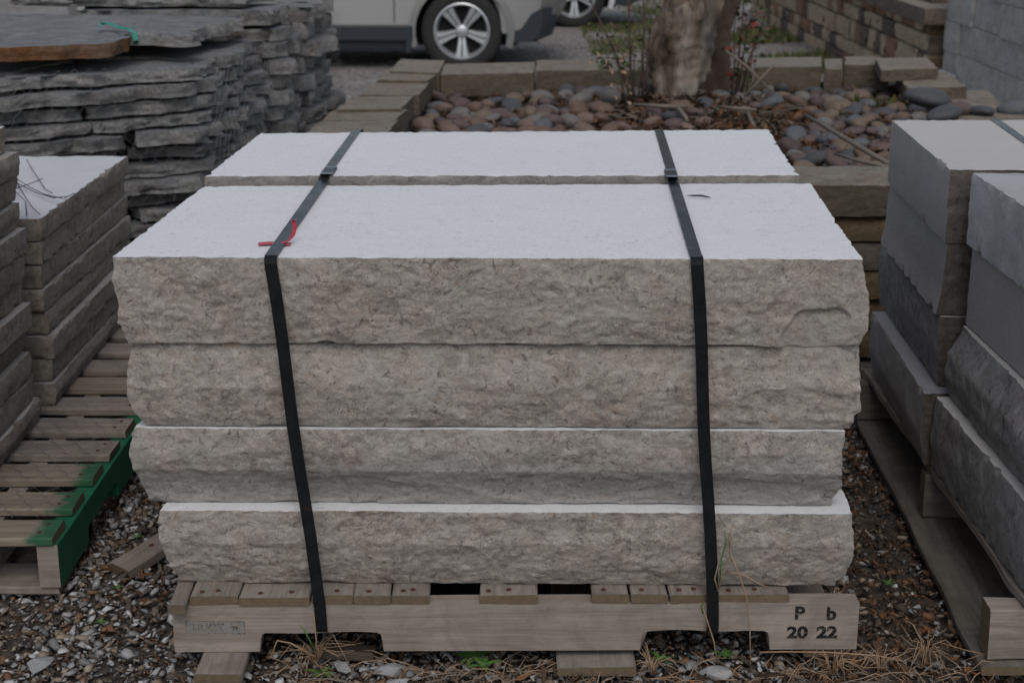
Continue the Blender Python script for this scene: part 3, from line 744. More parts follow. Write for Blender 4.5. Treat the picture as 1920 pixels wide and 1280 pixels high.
# ================================================================== flagstone piles
def flag_slab(poly, z0, z1, seed, mats, label, grp, amp=.015, tilt=(0, 0)):
    rnd = random.Random(seed)
    P = [Vector(p) for p in poly]; c = sum(P, Vector((0, 0)))/len(P)
    per = []
    for i, a in enumerate(P):
        b = P[(i+1) % len(P)]; L = (b-a).length; k = max(2, int(L/.022)); d = (b-a).normalized(); n_ = Vector((d.y, -d.x))
        for j in range(k): per.append((a.lerp(b, j/k), n_))
    # round the corners a little
    per2 = []
    N = len(per)
    for k in range(N):
        p = (per[k-1][0]+per[k][0]*2+per[(k+1) % N][0])/4; per2.append((p, per[k][1]))
    rows = 4; vs = []; off = Vector((seed*.77, seed*.31, 0))
    u = rnd.uniform(-.016, .004)
    for r in range(rows+1):
        v = r/rows
        for (p, n_) in per2:
            q = Vector((p.x, p.y, v*.05))
            big = noise.fractal(Vector(((q.x+off.x)*7, (q.y+off.y)*7, seed)), 1, 2, 3)*.055 + noise.noise(Vector(((p.x+off.x)*19, (p.y+off.y)*19, seed)))*.020
            f = noise.fractal(Vector(((q.x+off.x)*22, (q.y+off.y)*22, v*1.6+seed)), .9, 2.1, 4)*amp
            e = (0, -.5, -.0, -.25, -1)[r]*.004+u*(1-v)
            d = n_*(big+f+e)
            zz = z0+(z1-z0)*v + noise.noise(Vector((p.x*6, p.y*6, seed)))*.005 + (p.x-c.x)*tilt[0]+(p.y-c.y)*tilt[1]
            vs.append((p.x+d.x-c.x, p.y+d.y-c.y, zz-z0))
    fs = []; mi = []
    for r in range(rows):
        for k in range(N):
            k2 = (k+1) % N; fs.append((r*N+k, r*N+k2, (r+1)*N+k2, (r+1)*N+k)); mi.append(0)
    ctop = len(vs); zt = (z1-z0)
    for (p, n_) in per2:
        q = p.lerp(c, .3); vs.append((q.x-c.x, q.y-c.y, zt + (q.x-c.x)*tilt[0]+(q.y-c.y)*tilt[1]+noise.noise(Vector((q.x*6, q.y*6, seed)))*.004))
    for k in range(N):
        k2 = (k+1) % N; fs.append((rows*N+k, rows*N+k2, ctop+k2, ctop+k)); mi.append(1)
    fs.append(tuple(range(ctop, ctop+N))); mi.append(1); fs.append(tuple(range(N))[::-1]); mi.append(0)
    o = mesh_obj("flagstone", vs, fs, mats, None, (c.x, c.y, z0), True, mi, 45)
    return tag(o, label, "flagstone", grp)
def jq(p, r, a): return (p[0]+r.uniform(-a, a), p[1]+r.uniform(-a, a))
def lerp2(a, b, t): return (a[0]+(b[0]-a[0])*t, a[1]+(b[1]-a[1])*t)
# near pile
A_, B_, C_, D_ = (-1.80, 4.52), (-1.0, 4.99), (-.915, 5.86), (-2.1, 5.86)
nL = 14; z = .13
rr = random.Random(77)
for i in range(nL):
    th = rr.uniform(.030, .046); gap = rr.uniform(.007, .015); k = nL-1-i
    o_ = (rr.uniform(-.05, .03), rr.uniform(-.03, .05))
    Pp = lerp2(A_, B_, rr.choice((.28, .42, .62, .75))); Q = lerp2(B_, C_, rr.uniform(.30, .6)); X = (-1.5+rr.uniform(-.1, .1), 5.35+rr.uniform(-.1, .1))
    nrm = Vector((.655, -.755))*rr.uniform(-.055, .035)
    Bj = (B_[0]+o_[0], B_[1]+rr.uniform(-.03, .06)); g = .006
    front = M['flag_pale'] if rr.random() < .25 else M['flag']
    lay = "topmost" if k == 0 else ORD[k]+" layer down"
    n1 = lambda p: (p[0]+nrm.x, p[1]+nrm.y)
    P1 = n1(Pp); P2 = (P1[0]+g*2, P1[1]+g)
    def lb(where): return ("grey flagstone on the very top at %s" % where) if k == 0 else "grey irregular flagstone, %s down, %s" % (ORD[k]+" layer", where)
    flag_slab([n1(A_), P1, X, D_], z, z+th, 500+i*3, [front, M['flag_top']], lb("front face of the wire wrapped pile"), "flagstones of the wire wrapped pile")
    nrm2 = Vector((.655, -.755))*rr.uniform(-.055, .035)
    flag_slab([(P2[0]+nrm2.x-nrm.x, P2[1]+nrm2.y-nrm.y), Bj, Q, (X[0]+.01, X[1])], z, z+th+rr.uniform(-.006, .004), 501+i*3, [M['flag'], M['flag_top']],
              lb("jutting front corner of the wire wrapped pile"), "flagstones of the wire wrapped pile", tilt=(rr.uniform(-.01, .01), 0))
    flag_slab([(Q[0]+.005, Q[1]+.012), (C_[0]+rr.uniform(-.03, .02), C_[1]), D_, (X[0], X[1]+.012)], z, z+th, 502+i*3, [M['flag'], M['flag_top']],
              lb("long side of the wire wrapped pile"), "flagstones of the wire wrapped pile")
    z += th+gap
    if z > .762: break
zG = z
# the rusty edged slab lying forward on top, and the flatter tops behind it
pz = .792
def from_px(L, z): return [tuple(onz(a, b, z)[:2]) for a, b in L]
flag_slab(from_px([(-70, 92), (120, 84), (222, 80), (246, 66), (180, 50), (-70, 58)], .845), .800, .843, 901, [M['flag_orange'], M['flag_top']],
          "broad flagstone with a rusty orange front edge on the wire wrapped pile", "flagstones of the wire wrapped pile", .008)
flag_slab([(-1.75, 5.25), (-1.05, 5.18), (-.98, 5.9), (-2.0, 5.95)], .805, .845, 902, [M['flag'], M['flag_top']],
          "wide flat grey flagstone behind the rusty edged one, under the green tape", "flagstones of the wire wrapped pile", .012)
# two piles further along
def far_pile(x1, y0, y1, zt, n, grp, word, seed):
    z = .10; r = random.Random(seed); th0 = (zt-.10)/n
    for i in range(n):
        k = n-1-i; th = th0-r.uniform(.005, .012)
        cut = y0+(y1-y0)*r.uniform(.3, .7)
        xa, xb = x1+r.uniform(-.045, .02), x1+r.uniform(-.045, .02)
        parts_ = [(y0, cut, xa, "near end"), (cut+.012, y1, xb, "far end")] if r.random() < .75 else [(y0, y1, xa, "full side")]
        for j, (a, b, xx, w) in enumerate(parts_):
            lab = ("grey flagstone on the top at the %s of the %s pile" % (w, word)) if k == 0 else "blocky grey flagstone, %s layer down, %s of the %s pile" % (ORD[k], w, word)
            flag_slab([(xx-.75, a), (xx+.0, a+r.uniform(-.01, .01)), (xx+.01, b), (xx-.75, b)], z, z+th+r.uniform(-.004, .004), seed*50+i*2+j,
                      [M['flag_pale'] if r.random() < .3 else M['flag'], M['flag_top']], lab, grp, .014)
        z += th0
far_pile(-.860, 5.93, 6.32, .86, 13, "flagstones of the middle pile", "middle flagstone", 7)
far_pile(-.800, 6.40, 6.98, .84, 11, "flagstones of the rear pile", "rear flagstone", 9)
flag_slab([(-1.9, 6.0), (-1.0, 5.95), (-.93, 6.35), (-1.9, 6.4)], .87, .895, 903, [M['flag'], M['flag_top']],
          "thin dark flagstone lying across the middle flagstone pile", "flagstones of the middle pile", .02)
for nm, x, y, w_, d_ in (("first", -1.5, 5.2, 1.1, 1.3), ("second", -1.3, 6.45, .9, 1.1)):
    p_ = empty("pallet", (x, y, 0)); tag(p_, "low dark pallet under the %s" % ("wire wrapped flagstone pile" if nm == "first" else "two rear flagstone piles"), "pallet")
    for j in range(6): board((w_, .10, .018), "deck_board", M['wood_dark'], p_, (0, -d_/2+.1+j*(d_-.2)/5, .088), seed=130+j)
    for dx in (-w_/2+.03, 0, w_/2-.03): stringer("stringer", M['wood_dark'], p_, -d_/2, d_/2, 0, .038, .0, .078, [(-d_*.35, -d_*.1), (d_*.1, d_*.35)], (dx, 0, -.01), 9, 'Y')
def gtape():
    o0 = onz(200, 50, .86); root = empty("green_tape", o0); tag(root, "loop of green plastic tape lying on top of the flagstone pile", "tape")
    pts = [onz(187, 52, .862), onz(190, 44, .868), onz(205, 44, .872), onz(222, 52, .866), onz(240, 54, .862), onz(252, 62, .858), onz(255, 76, .835), onz(255, 84, .815)]
    vs, fs = ribbon([p-o0 for p in pts], .016, .0008, [(.3, 1, .3)]*5+[(1, .3, 0)]*3)
    mesh_obj("band", vs, fs, M['greentape'], root)
gtape()

# ================================================================== right: grey block stacks and pallet
def rblk(T, z0, z1, side, label, grp, seed, top='blue_top', front='blue_rough', amps=(.014, .0008, .010, .0015), prof=None, seg=.010):
    mats = [M[front], M[side], M[front], M[side], M[top]]
    o = rough_block("grey_block", T, T, z0, z1, list(amps), mats, prof=prof, seg=seg, rows=16, seed=seed, fine=4, chip=.012, jag=.003)
    return tag(o, label, "stone block", grp)
g1 = "dark grey blocks in the farther stack"
XRt = 1.50
rblk([(.881, 3.10), (XRt, 3.085), (XRt, 3.76), (.916, 3.758)], .628, .780, 'blue_side', "top dark grey block with pale strapped top, beside the river cobble bed", g1, 41,
     prof={0: [(0, .0), (.45, .004), (.5, -.006), (1, 0)]})
rblk([(.888, 3.105), (XRt, 3.09), (XRt, 3.75), (.922, 3.76)], .475, .626, 'blue_side', "second dark grey block down, white scuffs on its side, farther stack", g1, 42,
     amps=(.018, .003, .01, .004), prof={3: [(0, .012), (.3, .004), (1, 0)]})
rblk([(.884, 3.10), (XRt, 3.09), (XRt, 3.75), (.912, 3.76)], .322, .473, 'blue_split', "third dark grey block down with rough bulging side, farther stack", g1, 43,
     amps=(.018, .006, .01, .006), prof={3: [(0, -.006), (.5, .002), (1, .0)]}, front='blue_rough')
rblk([(.852, 3.06), (XRt, 3.06), (XRt, 3.70), (.884, 3.69)], .163, .320, 'blue_side', "bottom dark grey block with a pale ledge showing, farther stack", g1, 44, top='blue_ledge',
     amps=(.004, .003, .01, .005), prof={3: [(0, -.012), (.4, .002), (1, 0)]})
g2 = "grey blocks in the nearer stack"
rblk([(.914, 2.44), (XRt, 2.44), (XRt, 3.05), (.912, 3.055)], .638, .782, 'blue_side_light', "top light grey block with scuffed top, nearest stack", g2, 45, top='blue_top_dirty',
     amps=(.012, .004, .010, .006), seg=.007)
rblk([(.930, 2.44), (XRt, 2.44), (XRt, 3.04), (.920, 3.04)], .475, .636, 'blue_side', "second grey block down, smooth and shaded, nearest stack", g2, 46, amps=(.012, .003, .010, .003), seg=.008)
rblk([(.893, 2.44), (XRt, 2.44), (XRt, 3.035), (.896, 3.04)], .322, .472, 'blue_split', "third grey block down with chipped upper edge, nearest stack", g2, 47, amps=(.012, .008, .010, .014),
     prof={3: [(0, .0), (.35, .012), (.62, .010), (.85, -.010), (1, -.018)]}, seg=.007)
rblk([(.880, 2.44), (XRt, 2.44), (XRt, 3.04), (.872, 3.04)], .163, .320, 'blue_split', "bottom grey block with a pale scratch, nearest stack", g2, 48, amps=(.012, .006, .010, .010),
     prof={3: [(0, -.004), (.4, .004), (1, .000)]}, seg=.007)
def rstrap():
    a, b = onz(1865, 224, .7815), onz(1925, 266, .7815); d = (b-a); root = a
    vs, fs = ribbon([Vector((0, 0, -.10))+Vector((0, .006, 0)), Vector((0, .003, -.004)), Vector((0, 0, .0)), d*.5, d*1.6, d*2.6], .021, .0009, (1, .3, 0))
    o = mesh_obj("steel_strap", vs, fs, M['steel'], None, (a.x, a.y, a.z)); tag(o, "dark steel strap across the pale top of the farther grey stack", "strap")
rstrap()
rp = empty("pallet", (1.2, 3.1, 0)); tag(rp, "weathered wooden pallet under the two grey block stacks", "pallet")
for i, (y, xa) in enumerate(((2.455, .822), (3.075, .868), (3.69, .86))):
    o = board((XRt-xa, .040 if i else .052, .095), "cross_beam", M['wood_old'] if i == 0 else M['wood_grey'], rp, ((xa+XRt)/2-1.2, y-3.1, .0925), 0, seed=200+i, wear=.004)
for i, x in enumerate((.925, 1.06, 1.2, 1.34, 1.46)):
    board((1.32, .09, .018), "deck_board", M['wood_grey'] if i else M['wood_old'], rp, (x-1.2, 3.08-3.1, .1505), math.pi/2, seed=210+i, wear=.006)
for i, x in enumerate((.90, 1.2, 1.45)):
    o = board((1.30, .13, .018), "bottom_board", M['wood_grey'], rp, (x-1.2, 3.06-3.1, .034), math.pi/2+(-.045 if i == 0 else 0), seed=220+i, wear=.005)

# ================================================================== raised cobble bed
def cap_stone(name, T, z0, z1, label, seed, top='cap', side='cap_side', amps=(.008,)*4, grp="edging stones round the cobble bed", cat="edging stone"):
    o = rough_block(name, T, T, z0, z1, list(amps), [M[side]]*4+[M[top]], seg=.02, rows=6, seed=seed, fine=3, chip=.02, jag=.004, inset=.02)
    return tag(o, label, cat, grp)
def pxq(L, z): return [tuple(onz(a, b, z)[:2]) for a, b in L]
ZC = .50
# left edge (corner order: near-left, near-right, far-right, far-left)
left_caps = [([(560, 262), (715, 262), (748, 224), (600, 228)], "brown edging slab nearest the white block top, on the bed's gravel drive side"),
             ([(604, 226), (740, 224), (765, 205), (622, 207)], "dark weathered edging slab between two paler ones on the drive side"),
             ([(632, 206), (752, 204), (775, 180), (660, 180)], "greyish brown edging slab, third from the strapped stack on the drive side"),
             ([(672, 178), (786, 178), (808, 152), (712, 151)], "pale brown edging slab just before the bed's rear corner stack"),
             ([(706, 150), (800, 152), (826, 136), (722, 134)], "small flat edging slab under the rear corner slab"),
             ([(731, 134), (824, 137), (834, 113), (750, 111)], "pinkish tan edging slab raised on the bed's rear corner")]
for i, (q, lab) in enumerate(left_caps):
    z1 = ZC-.012*(i % 2)+(.02 if i == 5 else 0)
    cap_stone("edging_stone", pxq(q, z1), z1-.085, z1, lab, 300+i)
rear = [([(826, 140), (1001, 137), (1004, 116), (832, 120)], .08, "long grey brown edging stone behind the cobbles, next to the pinkish corner slab"),
        ([(1004, 133), (1226, 131), (1226, 110), (1007, 113)], .085, "long edging stone behind the cobbles, ending at the leafy sprouts"),
        ([(1230, 130), (1412, 128), (1412, 110), (1230, 110)], .085, "edging stone hidden behind the tree trunk"),
        ([(1415, 126), (1541, 125), (1541, 107), (1415, 108)], .095, "pale topped edging stone right behind the red leaved sprouts"),
        ([(1546, 130), (1580, 130), (1580, 110), (1546, 110)], .11, "short brown upright edging stone in the rear row"),
        ([(1583, 122), (1668, 122), (1640, 106), (1583, 106)], .10, "dark faced edging stone next to the short upright one")]
for i, (q, h, lab) in enumerate(rear):
    z1 = ZC+(.0 if i != 4 else -.01)
    cap_stone("edging_stone", pxq(q, z1), z1-h-.02, z1, lab, 320+i)
rightc = [([(1652, 132), (1760, 128), (1738, 108), (1640, 108)], ZC+.03, .05, "flat tan slab overlapping the rear corner near the stone wall"),
          ([(1700, 165), (1815, 163), (1775, 136), (1680, 136)], ZC-.02, .06, "flat grey tan slab lying beside the green moss patch"),
          ([(1745, 205), (1900, 215), (1850, 168), (1730, 172)], ZC-.07, .08, "reddish brown flat slab sunk at the bed's far side"),
          ([(1790, 236), (1990, 232), (1930, 203), (1800, 214)], ZC-.04, .07, "smooth pale slab behind the grey block stack with cobbles on it")]
for i, (q, z1, h, lab) in enumerate(rightc): cap_stone("edging_stone", pxq(q, z1), z1-h, z1, lab, 340+i)
# near edge caps
nearc = [(-.74, -.30), (-.29, .18), (.19, .70), (.71, 1.22), (1.23, 1.80), (1.81, 2.15)]
nl_ = ["near edging slab hidden behind the strapped bundle at the drive corner", "near edging slab hidden behind the strapped bundle, second along", "near edging slab hidden behind the strapped bundle, third along",
       "long grey brown edging slab seen between the white bundle and the dark grey blocks", "near edging slab hidden behind the dark grey blocks", "last near edging slab hidden behind the grey stacks"]
for i, (a, b) in enumerate(nearc):
    cap_stone("edging_stone", [(a, 4.30), (b, 4.30), (b, 4.60), (a, 4.60)], .425, .512+.003*(i % 2), nl_[i], 360+i)
# walls of dry laid courses under the caps
def courses(name, p0, p1, thick, z0, z1, label, seed, mats, hmin=.07, hmax=.10, lmin=.18, lmax=.42, cat="garden wall", gap=.008, amp=.008, back=True):
    r = random.Random(seed); a, b = Vector((*p0, 0)), Vector((*p1, 0)); L = (b-a).length; d = (b-a).normalized(); n_ = Vector((d.y, -d.x, 0))
    root = empty(name, (*p0, z0)); tag(root, label, cat)
    groups = {m: MB() for m in mats}; z = z0
    while z < z1-.02:
        h = min(r.uniform(hmin, hmax), z1-z)
        if z1-(z+h) < hmin*.6: h = z1-z
        s = 0.0
        while s < L-.01:
            l = r.uniform(lmin, lmax)
            if L-(s+l) < lmin: l = L-s
            mt = r.choice(mats); mb = groups[mt]
            nx, nz = max(2, int(l/.04)), max(2, int(h/.03)); out = r.uniform(-.012, .010)
            base = len(mb.v); o3 = Vector((seed, s*3, z*5)); vs = []
            for j in range(nz+1):
                for i in range(nx+1):
                    u, v = i/nx, j/nz; e = min(u*l, (1-u)*l, v*h, (1-v)*h)
                    q = a+d*(s+gap/2+(l-gap)*u)
                    dep = out + noise.fractal(Vector((s*3+u*l*14, z*9+v*h*14, seed)), 1, 2, 3)*amp - .008*(1-sstep(0, .012, e))
                    q = q+n_*dep; vs.append((q.x-p0[0], q.y-p0[1], z+gap/2+(h-gap)*v-z0))
            nn_ = len(vs)
            fs = [(j*(nx+1)+i, j*(nx+1)+i+1, (j+1)*(nx+1)+i+1, (j+1)*(nx+1)+i) for j in range(nz) for i in range(nx)]
            # sides of the stone running back
            bk = [tuple(Vector(vs[k])-n_*thick*.6) for k in (0, nx, nn_-1, nn_-1-nx)]
            vs += bk
            fr = [0, nx, nn_-1, nn_-1-nx]
            for i in range(4): fs.append((fr[i], nn_+i, nn_+(i+1) % 4, fr[(i+1) % 4]))
            mb.add(vs, fs); s += l
        z += h
    for m_, mb in groups.items():
        if mb.v: mb.build("stonework", M[m_], root, smooth=True, sharp=40)
    core = MB(); c = (a+b)/2 - n_*thick*.5
    core.box((c.x-p0[0], c.y-p0[1], (z1-z0)/2-.001), (L-.02, thick*.85, z1-z0-.004), math.atan2(d.y, d.x)); core.build("backing", M['mortar'], root)
    return root
courses("bed_wall", (-.70, 4.32), (2.10, 4.32), .22, 0.0, .423, "low dry laid wall of tan stones fronting the cobble bed", 5, ['course', 'course', 'course_grey'], .075, .095, .22, .45)
courses("bed_wall", (-.52, 7.5), (-.70, 4.56), .22, -.1, .405, "low dry laid wall on the bed's gravel drive side", 6, ['course', 'course_grey'])
courses("bed_wall", (2.05, 7.55), (-.34, 7.48), .20, -.12, .395, "low dry laid wall at the rear of the cobble bed", 8, ['course', 'course_grey'])
courses("bed_wall", (2.08, 4.56), (2.05, 7.5), .20, -.1, .36, "low dry laid wall on the bed's side towards the tan stone wall", 9, ['course', 'course_grey'])
def bed_h(x, y):
    h = .375+.03*noise.noise(Vector((x*1.2, y*1.2, 3)))
    h += .05*math.exp(-((x-.75)**2+(y-6.55)**2)/.25)
    return h
v = []; f = []; nx, ny = 46, 50
for j in range(ny+1):
    for i in range(nx+1):
        x = -.46+2.42*i/nx; y = 4.5+2.95*j/ny
        v.append((x, y, bed_h(x, y)-.035+.012*noise.noise(Vector((x*20, y*20, 0)))))
for j in range(ny):
    for i in range(nx): a = j*(nx+1)+i; f.append((a, a+1, a+nx+2, a+nx+1))
o = mesh_obj("planting_bed", v, f, M['bedsoil'], smooth=True); tag(o, "brown mulch soil filling the raised cobble bed", kind='structure')

# ------------------------------------------------------------------ bulk scatter
def hull(seed, sx=1, sy=1, sz=1, n=14):
    r = random.Random(seed); bm = bmesh.new()
    for _ in range(n):
        v_ = Vector((r.gauss(0, 1), r.gauss(0, 1), r.gauss(0, 1))).normalized()*r.uniform(.75, 1)
        bm.verts.new((v_.x*sx, v_.y*sy, v_.z*sz))
    res = bmesh.ops.convex_hull(bm, input=bm.verts)
    for g in list(res.get('geom_interior', []))+list(res.get('geom_unused', [])):
        if isinstance(g, bmesh.types.BMVert) and g.is_valid: bm.verts.remove(g)
    bm.verts.ensure_lookup_table(); bm.verts.index_update()
    V = np.array([tuple(v_.co) for v_ in bm.verts]); F = [tuple(v_.index for v_ in f_.verts) for f_ in bm.faces]; bm.free()
    return V, np.array([f_ for f_ in F if len(f_) == 3])
def rots(n, rs, flat=.5):
    """random rotation matrices, mostly lying flat"""
    a = rs.uniform(0, 2*np.pi, n); b = rs.normal(0, flat, n); c = rs.normal(0, flat, n)
    ca, sa, cb, sb, cc, s_c = np.cos(a), np.sin(a), np.cos(b), np.sin(b), np.cos(c), np.sin(c)
    Z = np.zeros((n, 3, 3)); Z[:, 0, 0] = ca; Z[:, 0, 1] = -sa; Z[:, 1, 0] = sa; Z[:, 1, 1] = ca; Z[:, 2, 2] = 1
    X = np.zeros((n, 3, 3)); X[:, 0, 0] = 1; X[:, 1, 1] = cb; X[:, 1, 2] = -sb; X[:, 2, 1] = sb; X[:, 2, 2] = cb
    Y = np.zeros((n, 3, 3)); Y[:, 1, 1] = 1; Y[:, 0, 0] = cc; Y[:, 0, 2] = s_c; Y[:, 2, 0] = -s_c; Y[:, 2, 2] = cc
    return Z @ X @ Y
def bulk(name, protos, pos, R, scale, col, mat, smooth=False):
    """one mesh of many small pieces; scale (n,3)"""
    n = len(pos); rs = np.random.RandomState(len(pos)); pid = rs.randint(0, len(protos), n)
    VV = []; FF = []; CC = []; base = 0
    for k, (V, F) in enumerate(protos):
        idx = np.where(pid == k)[0]
        if not len(idx): continue
        P = V[None]*scale[idx][:, None, :]; P = np.einsum('nij,nvj->nvi', R[idx], P)+pos[idx][:, None, :]
        nv = len(V); VV.append(P.reshape(-1, 3))
        FF.append((F[None]+(np.arange(len(idx))*nv)[:, None, None]+base).reshape(-1, F.shape[1]))
        CC.append(np.repeat(col[idx], nv, axis=0)); base += nv*len(idx)
    V = np.concatenate(VV); F = np.concatenate(FF); C = np.concatenate(CC)
    me = bpy.data.meshes.new(name); me.vertices.add(len(V)); me.vertices.foreach_set("co", V.ravel())
    k = F.shape[1]; me.loops.add(F.size); me.loops.foreach_set("vertex_index", F.ravel().astype(np.int32))
    me.polygons.add(len(F)); me.polygons.foreach_set("loop_start", np.arange(0, F.size, k, dtype=np.int32))
    me.update(calc_edges=True); me.validate()
    ca = me.color_attributes.new("Col", 'FLOAT_COLOR', 'POINT')
    ca.data.foreach_set("color", np.concatenate([C, np.ones((len(C), 1))], 1).ravel())
    if smooth: me.polygons.foreach_set("use_smooth", [True]*len(me.polygons))
    me.materials.append(mat); o = bpy.data.objects.new(name, me); return link(o)
def pal_cols(n, rs, pal, w):
    w = np.array(w)/sum(w); p = np.array(pal)[rs.choice(len(pal), n, p=w)]
    return np.clip(p*rs.uniform(.75, 1.25, (n, 1)), 0, 1)
CHP = [hull(i, 1, .66+.02*(i % 7), .36+.03*(i % 6), 9+i % 4) for i in range(26)]
GR = [(.17, .167, .162), (.285, .28, .272), (.44, .435, .425), (.18, .135, .098), (.17, .09, .05), (.085, .068, .054), (.27, .215, .16)]
def gravel():
    rs = np.random.RandomState(5)
    def region(n, x0, x1, y0, y1, s0, s1, w, keep):
        x = rs.uniform(x0, x1, n); y = rs.uniform(y0, y1, n); k = keep(x, y); x, y = x[k], y[k]; m = len(x)
        s = s0*np.exp(rs.rand(m)**2.0*np.log(s1/s0))
        sc3 = np.stack([s*rs.uniform(.8, 1.25, m), s*rs.uniform(.8, 1.1, m), s*rs.uniform(.6, 1.0, m)], 1)
        und = .006*np.sin(x*9+1)*np.cos(y*7)
        pos = np.stack([x, y, und+s*.25+rs.uniform(-.002, .010, m)], 1)
        return pos, sc3, pal_cols(m, rs, GR, w), rots(m, rs, .45)
    out_main = lambda x, y: ~((x > -.50) & (x < .50) & (y > 2.70) & (y < 3.6))
    A = region(60000, -1.35, .95, 1.95, 4.3, .0048, .0200, [2, 2.6, 1.9, 2.4, 1.1, 2.6, 1.6], lambda x, y: out_main(x, y) & (x < .56+.1*np.sin(y*9)) & ~((x < -.9) & (y > 2.9)) & ((y < 3.4) | (rs.rand(len(x)) < .5)))
    B = region(15000, .50, 1.9, 1.95, 4.3, .005, .019, [1.2, 1.4, 1.0, 2, 1.8, 4, 1.5], lambda x, y: (x < 1.0) | (y < 2.6))  # darker chip mix paints in the shade of the right gap
    parts_ = [A, B]
    pos, s3, col, R = [np.concatenate([p[i] for p in parts_]) for i in range(4)]
    o = bulk("gravel", CHP, pos, R, s3, col, M['chips']); tag(o, "loose angular gravel chips covering the ground round the pallets", kind='stuff')
    # coarser gravel scattered over the drive behind
    n = 16000; x = rs.uniform(-3.5, 4.5, n); y = 4.2+rs.rand(n)**1.2*12
    k = ~((x > -.75) & (x < 2.15) & (y < 7.65)); x, y = x[k], y[k]; n = len(x); z = np.array([gz(q) for q in y])
    s = rs.uniform(.008, .022, n); s3 = np.stack([s, s*.8, s*.5], 1)
    o = bulk("gravel", CHP[:8], np.stack([x, y, z+s*.2], 1), rots(n, rs, .3), s3, pal_cols(n, rs, GR, [2, 3, 3, 1.5, .5, 1, 1.5]), M['chips'])
    tag(o, "loose gravel over the drive behind the stacks", kind='stuff')
gravel()

# ------------------------------------------------------------------ leaf litter and dry stems
def leaf_proto(seed, w=.45, curl=.3):
    r = random.Random(seed); n = 4; V = []
    for i in range(n+1):
        t = i/n; ww = w*math.sin(math.pi*min(.98, max(.04, t)))**.8; x = t*2-1; zc = curl*math.sin(t*3+seed)+.15*r.uniform(-1, 1)
        V += [(x, -ww, zc+r.uniform(-.1, .2)), (x, 0, zc-.12), (x, ww, zc+r.uniform(-.1, .2))]
    F = []
    for i in range(n):
        a = i*3
        for k in (0, 1): F += [(a+k, a+3+k, a+4+k), (a+k, a+4+k, a+1+k)]
    return np.array(V), np.array(F)
LP = [leaf_proto(i, .3+.06*(i % 4), .15+.1*(i % 5)) for i in range(12)]
LC = [tuple(.78*q_ for q_ in c_) for c_ in [(.12, .065, .036), (.19, .085, .038), (.085, .052, .036), (.23, .14, .075), (.06, .042, .03), (.16, .12, .085)]]
def litter(name, regs, label, seed):
    rs = np.random.RandomState(seed); P = []; S = []; C = []; RR = []
    for (n, x0, x1, y0, y1, zf, s0, s1) in regs:
        x = rs.uniform(x0, x1, n); y = rs.uniform(y0, y1, n); z = np.array([zf(a, b) for a, b in zip(x, y)])+rs.uniform(0, .016, n)
        s = rs.uniform(s0, s1, n); P.append(np.stack([x, y, z], 1)); S.append(np.stack([s, s*rs.uniform(.5, 1, n), s], 1)); C.append(pal_cols(n, rs, LC, [3, 2, 3, 1, 2, 1.5])); RR.append(rots(n, rs, .55))
    o = bulk(name, LP, np.concatenate(P), np.concatenate(RR), np.concatenate(S), np.concatenate(C), M['litter'])
    return tag(o, label, kind='stuff')
g0 = lambda x, y: .012
litter("dead_leaves", [(2300, .50, .98, 2.1, 4.1, g0, .005, .015), (900, -.42, .75, 1.98, 2.44, g0, .006, .018), (420, -1.0, -.5, 2.0, 3.4, g0, .006, .014)],
       "brown dead leaves lying among the gravel in the gap", 3)
litter("dead_leaves", [(4200, -.42, 1.9, 4.62, 7.4, lambda x, y: bed_h(x, y)+.012, .008, .024), (1500, .35, 1.25, 5.6, 6.9, lambda x, y: bed_h(x, y)+.005, .015, .04), (260, -.38, -.05, 6.95, 7.35, lambda x, y: bed_h(x, y)+.02, .02, .04)],
       "brown dead leaves and mulch between the cobbles round the trunk", 4)

def strawmesh(name, items, label, mat, kind='stuff', cat=None):
    m = MB()
    for (p, pts, r) in items: m.tube([Vector(p)+Vector(q) for q in pts], r, 4, False)
    o = m.build(name, mat, smooth=True)
    return tag(o, label, cat, None, kind)
def arc(r, L, h):
    a = r.uniform(0, 6.28); c, s = math.cos(a), math.sin(a); b = r.uniform(-.5, .5)
    return [(0, 0, 0), (c*L*.35-s*b*L*.06, s*L*.35+c*b*L*.06, h*r.uniform(.2, .9)), (c*L*.68-s*b*L*.2, s*L*.68+c*b*L*.2, h*r.uniform(.4, 1)), (c*L-s*b*L*r.uniform(.2, .7), s*L+c*b*L*.45, h*r.uniform(.1, 1))]
r = random.Random(8); items = []
for _ in range(520):
    x = r.uniform(-.40, .80); y = r.uniform(1.98, 2.43) if r.random() < .8 else r.uniform(2.35, 2.47)
    L = r.uniform(.025, .10); items.append(((x, y, .016), arc(r, L, r.uniform(.001, .022)), [.0011, .0011, .0009, .0004]))
strawmesh("dry_grass", items, "matted dry grass stems on the gravel in front of the pallet", M['straw'])
r = random.Random(18); items = []
for _ in range(330):
    x = r.uniform(-.4, .85); y = r.uniform(1.98, 2.45); L = r.uniform(.03, .12)
    items.append(((x, y, .016), arc(r, L, r.uniform(.002, .02)), [.0018, .0016, .0012, .0006]))
strawmesh("dry_stems", items, "greyish dead plant stems matted over the gravel by the pallet", M['twig_grey'])

